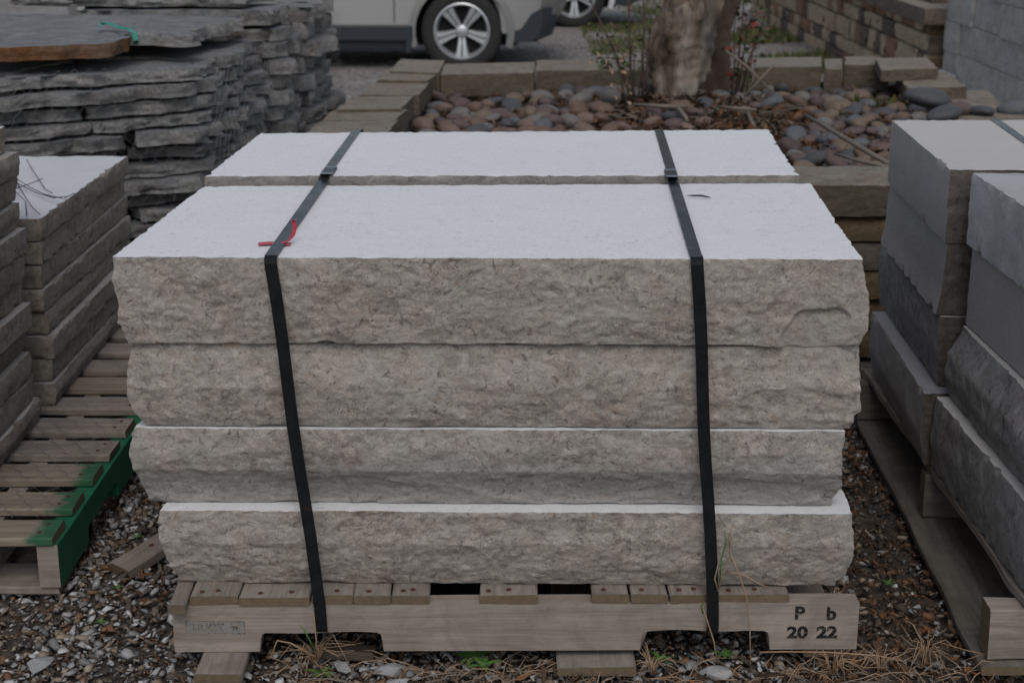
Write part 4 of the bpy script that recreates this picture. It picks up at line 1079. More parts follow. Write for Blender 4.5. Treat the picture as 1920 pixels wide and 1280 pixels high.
def clump(name, loc, n, L, spread, mat, label, seed, w=.0011, cat="grass clump", stiff=.5):
    r = random.Random(seed); root = empty(name, loc); tag(root, label, cat)
    for g in range(3):
        m = MB()
        for _ in range(n//3):
            a = r.uniform(0, 6.28); l = L*r.uniform(.5, 1.1); s = spread*r.uniform(.4, 1.2); c, s_ = math.cos(a), math.sin(a)
            m.tube([(c*.004, s_*.004, 0), (c*s*.3*l, s_*s*.3*l, l*.45), (c*s*.8*l, s_*s*.8*l, l*stiff*r.uniform(.5, 1.6)), (c*s*1.4*l, s_*s*1.4*l, l*stiff*r.uniform(.1, 1.9))], [w, w, w*.8, w*.35], 4, False)
        m.build("blade", mat, root, smooth=True)
    return root
def P0(px, py, z=.015): return onz(px, py, z)
clump("grass_clump", P0(590, 1242), 26, .085, .9, M['straw'], "orange dry grass clump in front of the pallet beneath the left strap", 3, .0010)
clump("grass_clump", P0(1222, 1258), 18, .05, .8, M['straw'], "low straw coloured tuft before the pallet's wide middle foot", 4)
clump("grass_clump", P0(1560, 1262), 26, .075, 1.0, M['straw'], "straw coloured tuft below the stamped corner of the pallet", 5)
clump("grass_clump", P0(1735, 1240), 24, .075, .7, M['straw'], "pale upright straw tuft in the gap between two pallets", 6)
clump("grass_clump", P0(1880, 1262), 20, .07, 1.0, M['straw'], "straw tuft against the weathered pallet's near beam", 7)
clump("grass_clump", P0(1650, 1255), 20, .06, 1.0, M['straw'], "sprawling straw tuft between the stamped corner and the weathered pallet", 9)
def stalk(name, pxpts, y0, label, mat=None):
    o0 = ony(*pxpts[0][0], y0); root = empty(name, o0); tag(root, label, "dry stalk")
    for k, line in enumerate(pxpts):
        m = MB(); pts = [ony(a, b, y0-.001*j)-o0 for j, (a, b) in enumerate(line)]
        m.tube(pts, [.0014]*(len(pts)-1)+[.0006], 5); m.build("stem", mat or (M['straw'] if k != 1 else M['weed']), root, smooth=True)
stalk("tall_weed", [[(1345, 1108), (1358, 1070), (1368, 1045), (1371, 1010), (1370, 992)], [(1349, 1100), (1352, 1050), (1362, 1015), (1358, 995)], [(1371, 1040), (1385, 1075), (1400, 1120), (1406, 1180), (1408, 1272)],
                    [(1368, 1072), (1395, 1078), (1425, 1095), (1445, 1102)], [(1346, 1105), (1340, 1085), (1348, 1050)], [(1370, 1030), (1366, 1010), (1373, 985)]], 2.436,
      "tall bent dry weed leaning on the lowest step beside the bright sealed strap")
stalk("dry_weed", [[(1345, 1240), (1338, 1200), (1325, 1160), (1318, 1140)], [(1318, 1150), (1314, 1135), (1322, 1128)]], 2.40, "short dry weed in front of the pallet opening under the bright sealed strap")
stalk("dry_weed", [[(1425, 1222), (1470, 1221), (1550, 1222), (1640, 1228), (1700, 1238)]], 2.36, "long straight straw lying below the stamped pallet corner")
stalk("dry_weed", [[(596, 1238), (592, 1190), (588, 1150), (572, 1145)], [(592, 1220), (570, 1180), (560, 1170)], [(590, 1230), (545, 1205), (520, 1200), (508, 1230), (540, 1245)]], 2.38, "curly dry stem arching in front of the pallet near the tape strap")
# low weeds
def rosette(loc, n, L, label, seed):
    r = random.Random(seed); root = empty("weed", loc); tag(root, label, "weed")
    for k in range(n):
        a = k*2*math.pi/n+r.uniform(-.3, .3); l = L*r.uniform(.7, 1.1); c, s = math.cos(a), math.sin(a); vs = []
        for i in range(5):
            t = i/4; w = .16*l*math.sin(math.pi*min(.97, t+.08)); x = l*t; z = l*(.55*t-.35*t*t)+.004
            for side in (-1, 0, 1): vs.append((c*x-s*w*side, s*x+c*w*side, z+abs(side)*.12*w))
        fs = []
        for i in range(4):
            for q in (0, 1): a0 = i*3+q; fs.append((a0, a0+3, a0+4, a0+1))
        mesh_obj("leaf", vs, fs, M['weed'], root, smooth=True)
wl_ = [((885, 1238), 8, .042, "green broad leaved weed before the middle of the pallet"), ((850, 1215), 5, .035, "small green weed touching the pallet's middle foot"), ((1150, 1222), 5, .03, "tiny bright green weed on the wide bottom board's end"),
       ((602, 1268), 6, .028, "small green weed below the orange dry grass clump"), ((1360, 1232), 7, .028, "low green weed in front of the pallet opening near the bright sealed strap"), ((445, 1262), 7, .026, "dark green weed patch in the gravel below the loose board end"),
       ((905, 1252), 5, .035, "second green leaved weed just right of the broad leaved one"), ((222, 1105), 5, .015, "tiny green seedling in the gravel beside the green pallet"), ((255, 1010), 5, .018, "tiny green seedling by the loose wooden offcut"), ((1665, 1098), 5, .02, "small green seedling among dead leaves in the gap"),
       ((1240, 1240), 6, .026, "small dark green weed amid straw near the wide bottom board"), ((190, 1170), 5, .016, "tiny green sprout in open gravel before the green pallet")]
for i, ((a, b), n, L, lab) in enumerate(wl_): rosette(P0(a, b, .018), n, L, lab, i)
# a few larger light stones among the gravel
big = [((1345, 1262), .030, "large pale angular stone in front of the pallet's right opening"), ((1296, 1250), .018, "pale pointed stone next to the large pale angular one"), ((640, 1250), .020, "pale stone right of the orange dry grass clump"), ((735, 1255), .028, "long light grey stone lying below the pallet's middle foot"),
       ((215, 985), .013, "small white stone between the green pallet and the strapped bundle"), ((240, 1225), .018, "flat pale gravel stone in open ground at lower left"), ((745, 1283), .026, "rounded grey stone half out of view below the pallet"), ((75, 1245), .030, "flat grey slate like stone near the lower corner of the gravel")]
for i, ((a, b), s, lab) in enumerate(big):
    V, F = hull(70+i, 1.3, .8, .45, 20); o = mesh_obj("stone", V*s, [tuple(int(q) for q in f_) for f_ in F], simple("pale_gravel_stone_%d" % i, (.29, .29, .285), .9, 0, .35, 60, .003), None, P0(a, b, .012+s*.3)); o.rotation_euler = (0, 0, i*1.1)
    bv = o.modifiers.new("bevel", 'BEVEL'); bv.width = s*.03; bv.segments = 1; tag(o, lab, "stone")
o = board((.13, .055, .024), "wood_offcut", M['wood_old'], None, onz(272, 1040, .030), math.radians(52), seed=301); o.rotation_euler = (math.radians(4), math.radians(-10), math.radians(52)); tag(o, "loose wooden offcut with a nail hole leaning by the bottom step", "wood offcut")
nail(o, (.02, .0, .0125), .005)
o = board((.12, .035, .018), "wood_offcut", M['wood_dark'], None, onz(640, 1222, .022), math.radians(-6), seed=302); tag(o, "dark broken wood piece under the pallet's opening near the tape strap", "wood offcut")

# ================================================================== cobbles in the bed
def cobble_proto(seed):
    r = random.Random(seed); bm = bmesh.new(); bmesh.ops.create_icosphere(bm, subdivisions=3, radius=1.0)
    a, b, c = r.uniform(.95, 1.25), r.uniform(.68, .85), r.uniform(.42, .62)
    for v_ in bm.verts:
        d = 1+.13*noise.noise(v_.co*1.1+Vector((seed*3.3, 0, 0)))+.04*noise.noise(v_.co*2.6+Vector((0, seed, 0)))
        q = v_.co*d; e = 1+.12*q.x*r.choice((0, 1)) if False else 1
        v_.co = (q.x*a, q.y*b*e, q.z*c)
    me = bpy.data.meshes.new("cobble"); bm.to_mesh(me); bm.free(); me.polygons.foreach_set("use_smooth", [True]*len(me.polygons)); return me
def cobble_mat(name, col):
    t = NT(name); v_ = t.coords((1, 1, 1)); n = t.noise(v_, 2.0, 6, .6, .4)
    c = t.mix(n, sc(col, .22), sc(col, .68)); sp = t.noise(v_, 14, 5, .7); c = t.mix(.4, c, t.mix(sp, sc(col, .5), sc(col, 1.6)))
    return t.done(c, .62, t.bump(t.noise(v_, 9, 5, .6), .25, .05), .35)
CC_ = {"dark grey": (.105, .105, .110), "blue grey": (.150, .158, .168), "purplish brown": (.165, .112, .100), "tan": (.22, .165, .115), "pinkish tan": (.235, .160, .125), "light grey": (.22, .20, .18), "brown": (.20, .130, .092), "maroon": (.12, .082, .076)}
CN = list(CC_); CW = [2.2, 1.8, 2.6, 2.0, 2.2, 1.4, 2.6, 1.0]
protos = {}
for ci, cn in enumerate(CN):
    m_ = cobble_mat(cn.replace(' ', '_')+"_cobble", CC_[cn])
    for k in range(4):
        me = cobble_proto(ci*4+k); me.materials.append(m_); protos[(cn, k)] = me
r = random.Random(21); placed = []
tries = 0
while tries < 60000 and len(placed) < 900:
    tries += 1
    x = r.uniform(-.40, 1.98); y = r.uniform(4.62, 7.36)
    if x < -.40+(y-4.6)*.035: continue
    px, py = proj(x, y, .41)
    hid = (py > 252 and px < 1440) or (py > 232 and px > 1690) or px > 1900 or (px > 1440 and px < 1520 and py > 345-(1520-px)*1.1)
    if py > 340: continue
    dt = math.hypot(x-.70, (y-6.62))
    mulch = (math.hypot((x-.80)/.42, (y-6.25)/.55) < 1)
    if mulch and r.random() < .93: continue
    if dt < .13: continue
    if math.hypot(x-.9, y-7.05) < .2 and r.random() < .8: continue
    if px > 1660 and py < 190 and r.random() < .9: continue      # slabs and moss at the far side
    if px > 1780: continue
    s = r.uniform(.026, .052)*(1 if tries < 7000 else .75)
    if y > 6.9: s *= .85
    ok = True
    for q in placed:
        if (x-q[0])**2+(y-q[1])**2 < (.60*(s+q[2]))**2: ok = False; break
    if not ok: continue
    placed.append((x, y, s, hid))
vis = [p for p in placed if not p[3]]
vis.sort(key=lambda p: -p[2]/p[1])
ind = vis[:290]; rest = vis[290:]+[p for p in placed if p[3]]
info = []
for (x, y, s, _) in ind:
    cn = r.choices(CN, CW)[0]; px, py = proj(x, y, .41)
    if px < 1225: zone = "left of the trunk"; 
    elif px < 1440: zone = "round the trunk"
    elif py > 240: zone = "between the white and dark grey tops"
    else: zone = "right of the red leaved sprouts"
    row = "rear" if py < 165 else ("middle" if py < 205 else ("front" if py < 262 else "nearest"))
    info.append([x, y, s, cn, zone, row, px])
from collections import defaultdict
cnt = defaultdict(list)
for q in info: cnt[(q[3], q[4], q[5])].append(q)
WORD = ['first', 'second', 'third', 'fourth', 'fifth', 'sixth', 'seventh', 'eighth', 'ninth', 'tenth', 'eleventh', 'twelfth', 'thirteenth', 'fourteenth', 'fifteenth', 'sixteenth', 'seventeenth', 'eighteenth']
for key, L in cnt.items():
    L.sort(key=lambda q: q[6])
    for j, q in enumerate(L):
        x, y, s, cn, zone, row, px = q; k = r.randrange(4)
        o = bpy.data.objects.new("river_cobble", protos[(cn, k)]); COL.objects.link(o)
        o.location = (x, y, bed_h(x, y)+s*r.uniform(.15, .75)); o.scale = (s, s, s*r.uniform(.9, 1.25)); o.rotation_euler = (r.gauss(0, .28), r.gauss(0, .28), r.uniform(0, 6.28))
        n_ = ("%s " % WORD[min(j, 17)]) if len(L) > 1 else "only "
        zone = zone.replace("red leaved ", "red ").replace("between the white and dark grey tops", "between white and grey tops")
        tag(o, "%s%s river cobble from the left, %s rows, %s" % (n_, cn, row, zone), "cobble", "river cobbles in the raised bed")
# smaller pebbles filling between
rs = np.random.RandomState(12)
def ico(seed):
    bm = bmesh.new(); bmesh.ops.create_icosphere(bm, subdivisions=2, radius=1.0)
    V = np.array([tuple(v_.co*(1+.15*noise.noise(v_.co*1.3+Vector((seed*2, 0, 0))))) for v_ in bm.verts]); F = np.array([[v_.index for v_ in f_.verts] for f_ in bm.faces]); bm.free(); return V, F
ICO = [ico(i) for i in range(6)]
n = 1500; x = rs.uniform(-.40, 1.95, n); y = rs.uniform(4.6, 7.38, n); keep = np.hypot((x-.80)/.42, (y-6.25)/.5) > .9; x, y = x[keep], y[keep]
rx_ = np.array([p[0] for p in rest]); ry_ = np.array([p[1] for p in rest]); rs_ = np.array([p[2] for p in rest])
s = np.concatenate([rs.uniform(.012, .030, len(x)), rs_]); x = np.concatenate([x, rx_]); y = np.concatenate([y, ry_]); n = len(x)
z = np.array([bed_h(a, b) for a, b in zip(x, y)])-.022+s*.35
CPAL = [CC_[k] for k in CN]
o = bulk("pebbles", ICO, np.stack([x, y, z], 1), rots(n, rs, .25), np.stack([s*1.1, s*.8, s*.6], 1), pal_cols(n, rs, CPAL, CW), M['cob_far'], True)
tag(o, "small river pebbles filling in between the larger cobbles", kind='stuff')
# cobbles resting on the slabs at the far side
for i, (a, b, s, cn, lab) in enumerate([(1740, 183, .085, "dark grey", "dark pointed cobble standing at the slab edge near the moss"), (1800, 205, .075, "purplish brown", "flat brown cobble resting on the reddish slab"), (1838, 208, .055, "dark grey", "small dark lumpy cobble on the smooth pale slab"),
                                        (1905, 205, .070, "blue grey", "smooth blue grey cobble at the end of the pale slab"), (1770, 214, .07, "dark grey", "long dark cobble against the pale block top")]):
    o = bpy.data.objects.new("river_cobble", protos[(cn, i % 4)]); COL.objects.link(o); o.location = onz(a, b, .475); o.scale = (s, s, s*.9); o.rotation_euler = (.1, .1, i*.9+.2)
    tag(o, lab, "cobble", "river cobbles in the raised bed")
# long sticks lying on the cobbles, and roots
def stick(pts, rad, label, name="stick", mat='twig_grey'):
    o0 = pts[0]; m = MB(); m.tube([p-o0 for p in pts], rad, 6); o = m.build(name, M[mat], None, o0, True); return tag(o, label, "stick")
stick([onz(1508, 215, .47), onz(1560, 245, .475), onz(1610, 275, .48), onz(1675, 312, .47)], [.006, .008, .009, .007], "long grey stick lying across the cobbles beside the dark grey block")
stick([onz(1565, 288, .46), onz(1610, 302, .465), onz(1640, 308, .47), onz(1690, 318, .465)], [.005, .006, .007, .006], "lower thin stick on the cobbles nearest the near edging slab")
stick([onz(1190, 196, .47), onz(1250, 200, .475), onz(1290, 200, .47)], [.006, .009, .006], "curved root like stick across the trunk base")
stick([onz(1345, 200, .46), onz(1385, 204, .47), onz(1418, 206, .465)], [.006, .008, .005], "short stick on the mulch right of the trunk base")
stick([onz(1400, 206, .46), onz(1408, 225, .46), onz(1415, 238, .45)], [.009, .007, .005], "pale forked stick pointing at the white block top")
stick([onz(1270, 202, .48), onz(1283, 216, .46), onz(1290, 228, .44)], [.010, .008, .006], "thin exposed root running forward from the trunk")
r = random.Random(5); items = []
for _ in range(160):
    x = r.uniform(.45, 1.3); y = r.uniform(5.6, 6.6); items.append(((x, y, bed_h(x, y)+.005), arc(r, r.uniform(.08, .25), r.uniform(.005, .04)), [.003, .003, .0025, .001]))
strawmesh("twig_litter", items, "fallen twigs matted over the mulch round the trunk", M['twig_grey'])

# ================================================================== tree and sprouts
def trunk_mesh(name, pts, rad, parent, seed, flute=.18, n=28, k=9, mat='bark'):
    P = [Vector(p) for p in pts]; dense = []; rr_ = []
    for i in range(len(P)-1):
        for j in range(k):
            t = j/k; a, b = P[i], P[i+1]
            a0, b0 = P[max(i-1, 0)], P[min(i+2, len(P)-1)]
            t2, t3 = t*t, t*t*t
            q = .5*((2*a)+(-a0+b)*t+(2*a0-5*a+4*b-b0)*t2+(-a0+3*a-3*b+b0)*t3)
            dense.append(q); rr_.append(rad[i]+(rad[i+1]-rad[i])*t)
    dense.append(P[-1]); rr_.append(rad[-1]); vs = []
    for i, (p, R_) in enumerate(zip(dense, rr_)):
        tz = (dense[min(i+1, len(dense)-1)]-dense[max(i-1, 0)]).normalized(); a = tz.cross(Vector((0, 1, 0))).normalized(); b = tz.cross(a)
        for j in range(n):
            an = 2*math.pi*j/n
            f_ = 1+flute*noise.noise(Vector((math.cos(an)*1.6, math.sin(an)*1.6, i*.07+seed)))+.6*flute*noise.noise(Vector((math.cos(an)*4, math.sin(an)*4, i*.16+seed)))+.35*flute*noise.noise(Vector((math.cos(an)*7, math.sin(an)*7, i*.5+seed)))
            vs.append(p+(a*math.cos(an)+b*math.sin(an))*R_*f_)
    fs = [(i*n+j, i*n+(j+1) % n, (i+1)*n+(j+1) % n, (i+1)*n+j) for i in range(len(dense)-1) for j in range(n)]
    fs.append(tuple(range(n))[::-1]); fs.append(tuple(range(len(vs)-n, len(vs))))
    return mesh_obj(name, vs, fs, M[mat], parent, smooth=True)
ty = 6.62
tb = Vector((.665, ty, .34)); tree = empty("crape_myrtle_tree", tb); tag(tree, "smooth barked tree with fluted leaning trunk in the cobble bed", "tree")
W = lambda px, py, y: ony(px, py, y)-tb
trunk_mesh("trunk", [W(1256, 222, ty), W(1261, 190, ty), W(1270, 140, ty), W(1284, 80, ty), W(1306, 10, ty), W(1322, -90, ty+.03), W(1370, -260, ty+.1), W(1400, -480, ty+.1)], [.125, .088, .098, .116, .130, .112, .085, .07], tree, 1, .50)
trunk_mesh("trunk", [W(1236, 150, ty), W(1240, 100, ty-.01), W(1258, 40, ty-.01), W(1272, -20, ty), W(1268, -120, ty), W(1240, -300, ty)], [.028, .052, .065, .072, .062, .05], tree, 4, .5)
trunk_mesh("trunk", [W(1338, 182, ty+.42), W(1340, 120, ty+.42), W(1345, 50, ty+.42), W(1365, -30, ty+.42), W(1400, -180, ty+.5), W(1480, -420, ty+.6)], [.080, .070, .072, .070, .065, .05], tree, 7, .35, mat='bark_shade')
for q, (s_, e) in enumerate([((1400, -480, ty+.1), (1500, -900, ty+.4)), ((1400, -480, ty+.1), (1300, -950, ty-.3)), ((1240, -300, ty), (1120, -800, ty-.2)), ((1480, -420, ty+.6), (1640, -850, ty+.9))]):
    a, b = W(*s_), W(*e); trunk_mesh("limb", [a, a.lerp(b, .5)+Vector((.05, 0, 0)), b], [.055, .038, .02], tree, 11+q, .1, 12, 5)
def sprouts(name, base_px, base_y, stems, leafcol, label, seed, leafn=5, lsize=.014, cat="sprout"):
    r = random.Random(seed); o0 = ony(*base_px, base_y); root = empty(name, o0); tag(root, label, cat)
    LV, LF = [], []
    for (pts, rad) in stems:
        m = MB(); P = [ony(a, b, base_y+r.uniform(-.04, .04)*(j > 0))-o0 for j, (a, b) in enumerate(pts)]
        m.tube(P, [rad*(1-.65*j/(len(P)-1)) for j in range(len(P))], 6); m.build("stem", M['twig'], root, smooth=True)
        for j in range(len(P)-1):
            for _ in range(leafn):
                t = r.random(); c = P[j].lerp(P[j+1], t)+Vector((r.gauss(0, .025), r.gauss(0, .03), r.gauss(0, .02)))
                LV.append((c, r.uniform(.6, 1.3)*lsize))
    for g, mt in enumerate(leafcol):
        vs, fs = [], []
        for q, (c, s) in enumerate(LV):
            if q % len(leafcol) != g: continue
            R_ = Matrix.Rotation(r.uniform(0, 6.28), 3, 'Z') @ Matrix.Rotation(r.gauss(.3, .7), 3, 'X') @ Matrix.Rotation(r.gauss(0, .7), 3, 'Y'); n_ = len(vs)
            for u, w_, zz in ((-1, 0, 0), (-.4, -.5, .12), (.35, -.45, .1), (1, 0, -.15), (.35, .45, .1), (-.4, .5, .12), (0, 0, -.05)): vs.append(c+R_ @ Vector((u*s, w_*s, zz*s)))
            fs += [(n_+k, n_+(k+1) % 6, n_+6) for k in range(6)]
        if vs: mesh_obj("foliage", vs, fs, mt, root, smooth=True)
    return root
sprouts("tree_sprouts", (1195, 200), 6.45, [([(1185, 190), (1165, 130), (1140, 70), (1110, 10), (1100, -40)], .006), ([(1190, 195), (1182, 120), (1180, 40), (1178, -40)], .007), ([(1205, 198), (1205, 110), (1208, 60), (1204, -50)], .007),
        ([(1212, 195), (1212, 150), (1214, 90), (1222, 50), (1240, 20)], .005), ([(1195, 195), (1205, 130), (1200, 80)], .004), ([(1170, 150), (1150, 90), (1128, 50), (1095, 40)], .003), ([(1188, 160), (1190, 110), (1170, 60)], .003)],
        [M['leaf_green'], M['twig'], M['twig']], "thin brown sprouts with few leaves growing left of the trunk base", 3, 5, .015)
sprouts("tree_sprouts", (1195, 198), 6.3, [([(1175, 200), (1160, 130), (1150, 95)], .004), ([(1150, 128), (1130, 110), (1125, 125)], .0025)], [M['leaf_green'], M['straw']], "short sprout with curled olive leaves in front of the rear edging", 13, 14, .016)
sprouts("tree_sprouts", (1385, 175), 6.75, [([(1380, 178), (1385, 110), (1392, 40), (1396, -30)], .006), ([(1372, 175), (1378, 120), (1376, 60), (1384, -20)], .005), ([(1390, 175), (1405, 110), (1425, 60), (1440, 10), (1450, -30)], .006), ([(1400, 170), (1412, 90), (1430, 40)], .004),
        ([(1385, 165), (1400, 60), (1420, 0)], .004), ([(1395, 100), (1425, 75), (1455, 72)], .003), ([(1392, 60), (1415, 30), (1445, 20)], .003)],
        [M['leaf_green'], M['leaf_red'], M['leaf_green'], M['twig']], "red and green leaved sprouts growing right of the trunk", 5, 8, .016)
stick([ony(1360, 95, 6.6), ony(1400, 125, 6.55), ony(1440, 165, 6.5)], [.006, .006, .004], "bare stick leaning from the trunk over the red leaved sprouts")
stick([ony(1452, 120, 6.5), ony(1425, 150, 6.5), ony(1395, 182, 6.5)], [.004, .006, .006], "broken stick propped between the cobbles and the trunk")
# moss tuft at far side and grass behind
def blades(name, regs, label, seed, cols):
    rs = np.random.RandomState(seed); P = []; S = []
    for (n, x0, x1, y0, y1, zf, h0, h1) in regs:
        x = rs.uniform(x0, x1, n); y = rs.uniform(y0, y1, n)
        m = np.array([noise.noise(Vector((a*1.3, b*.9, seed)))+.5*noise.noise(Vector((a*4, b*3, seed))) > .02 for a, b in zip(x, y)]); x, y = x[m], y[m]; n = len(x)
        h = rs.uniform(h0, h1, n); z = np.array([zf(a, b) for a, b in zip(x, y)]); P.append(np.stack([x, y, z], 1)); S.append(np.stack([h*.14, h*.14, h], 1))
    P = np.concatenate(P); S = np.concatenate(S); n = len(P)
    V = np.array([(-1, 0, 0), (1, 0, 0), (.7, .6, .5), (-.7, .6, .5), (0, 2.2, 1.0)]); F = np.array([(0, 1, 2), (0, 2, 3), (3, 2, 4)])
    o = bulk(name, [(V, F)], P, rots(n, rs, .25), S, pal_cols(n, rs, cols, [1]*len(cols)), M['grass_far']); return tag(o, label, kind='stuff')
GC = [(.07, .105, .030), (.09, .125, .035), (.15, .14, .06), (.05, .07, .02), (.13, .10, .06)]
g_ = lambda x, y: gz(y)-.01
blades("grass", [(9000, .75, 2.4, 14.6, 20.5, g_, .03, .07), (4200, 2.25, 2.9, 12.9, 17.5, g_, .04, .09), (1300, .75, 1.8, 11.4, 12.8, g_, .015, .035), (5000, -6, 4, 20, 26, g_, .05, .12)], "patches of green grass growing in the gravel beyond the bed", 6, GC)
blades("moss", [(2600, 1.42, 1.78, 6.0, 6.75, lambda x, y: bed_h(x, y)+.0, .03, .07)], "olive green moss and weeds at the far side of the cobble bed", 7, [(.10, .115, .03), (.15, .125, .04), (.07, .08, .025)])

# ================================================================== tan stone wall with cap, at the back right
WX, WY0, WY1, WZ = 2.93, 11.15, 19.5, .46
w = courses("stone_wall", (WX, WY1), (WX, WY0), .5, -.40, WZ-.12, "low tan ashlar stone wall running back beside the drive", 22, ['wall_tan', 'wall_tan', 'wall_tan', 'wall_red', 'wall_dark'], .11, .24, .14, .42, "stone wall", .016, .02)
w2 = courses("stone_wall", (WX, WY0-.02), (4.3, WY0-.02), .5, -.40, WZ-.12, "dark shaded end of the stone wall facing the cobble bed", 23, ['wall_dark', 'course'], .10, .16, .3, .6, "stone wall", .02, .01)  # dark stones carry the shade of this end in their colour
for i, (a, b, lab) in enumerate([(11.0, 12.5, "nearest grey coping slab on the tan stone wall"), (12.52, 14.4, "second grey coping slab on the tan stone wall"), (14.42, 16.6, "third grey coping slab on the tan stone wall"), (16.62, 19.6, "farthest grey coping slab on the tan stone wall")]):
    cap_stone("coping_slab", [(WX-.07, a), (3.62, a), (3.62, b), (WX-.07, b)], WZ-.12, WZ-.01, lab, 400+i, 'cap', 'wall_dark', grp="coping slabs of the tan stone wall", cat="coping slab")
cap_stone("coping_slab", [(3.63, 11.0), (4.4, 11.0), (4.4, 11.6), (3.63, 11.6)], WZ-.12, WZ-.01, "coping slab on the wall end by the tall grey block stack", 409, 'cap', 'wall_dark', grp="coping slabs of the tan stone wall", cat="coping slab")
cap_stone("grey_block", [(2.95, 12.0), (3.32, 12.0), (3.32, 13.3), (2.95, 13.3)], WZ+.0, WZ+.36, "dull grey stone block standing on the wall coping", 420, 'concrete', 'concrete', grp=None, cat="stone block")
cap_stone("dark_slab", [(3.02, 11.45), (3.38, 11.45), (3.38, 11.9), (3.02, 11.9)], WZ-.006, WZ+.05, "small dark flat slab on the wall coping by the red container", 421, 'wall_dark', 'clad' if False else 'wall_dark', grp=None, cat="slab")
def red_tub():
    c = Vector((3.28, 11.35, WZ-.006)); root = empty("red_container", c); tag(root, "faded red ribbed plastic container standing on the wall coping", "container")
    n = 40; vs = []
    for z, R_ in ((0, .085), (.02, .092), (.26, .105), (.27, .115), (.30, .115), (.30, .095), (.06, .085)):
        for k in range(n): a = 2*math.pi*k/n; q = R_*(1+.025*math.cos(a*10)*(0 if z > .26 else 1)); vs.append((q*math.cos(a), q*math.sin(a), z))
    fs = [(i*n+k, i*n+(k+1) % n, (i+1)*n+(k+1) % n, (i+1)*n+k) for i in range(6) for k in range(n)]; fs += [tuple(range(n))[::-1], tuple(range(6*n, 7*n))]
    mesh_obj("body", vs, fs, M['redthing'], root, smooth=True)
red_tub()
# tall stack of grey building blocks
def big_stack():
    x0, y0, y1 = 3.02, 9.15, 11.0; z = gz(10)+.13
    p_ = empty("pallet", (3.7, 10.05, gz(10))); tag(p_, "grey weathered pallet under the tall grey block stack", "pallet")
    for dx in (-.64, 0, .6): stringer("stringer", M['concrete'] if False else M['wood_oldY'], p_, -.88, .88, 0, .05, .0, .10, [(-.66, -.22), (.22, .66)], (dx, 0, 0), 15, 'Y')
    for j in range(7): board((1.35, .12, .022), "deck_board", M['wood_old'], p_, (0, -.82+j*.27, .112), seed=500+j)
    r = random.Random(3); lab_row = ["bottom", "second", "third", "fourth", "fifth"]
    for i in range(4):
        h = .205; ys = [y0+.03*(i % 2), y0+.62+(.3 if i % 2 else 0), y0+1.26+(.25 if i % 2 else 0), y1] 
        for j in range(3):
            a, b = ys[j]+.004, ys[j+1]-.004; dx = r.uniform(-.02, .02)
            T = [(x0+dx, a), (x0+.62, a), (x0+.62, b), (x0+dx, b)]
            o = rough_block("grey_block", T, T, z, z+h-.004, [.014, .006, .010, .016], [M['concrete']]*5, seg=.03, rows=6, seed=600+i*5+j, chip=.02)
            tag(o, "light grey building block, %s course, %s in the tall far stack" % (lab_row[i], ["nearest", "middle", "farthest"][j]), "stone block", "light grey blocks in the tall far stack")
        T = [(x0+.63, y0), (x0+1.25, y0), (x0+1.25, y1), (x0+.63, y1)]
        o = rough_block("grey_block", T, T, z, z+h-.004, [.006]*4, [M['concrete']]*5, seg=.06, rows=5, seed=650+i)
        tag(o, "long grey building block, %s course, hidden side of the tall far stack" % lab_row[i], "stone block", "light grey blocks in the tall far stack")
        z += h
big_stack()
cap_stone("grey_rubble_block", [(2.72, 10.6), (3.0, 10.6), (3.0, 10.95), (2.72, 10.95)], gz(10.7), gz(10.7)+.22, "rough grey stone lump standing between the wall end and tall stack", 700, 'concrete', 'concrete', grp=None, cat="stone block")

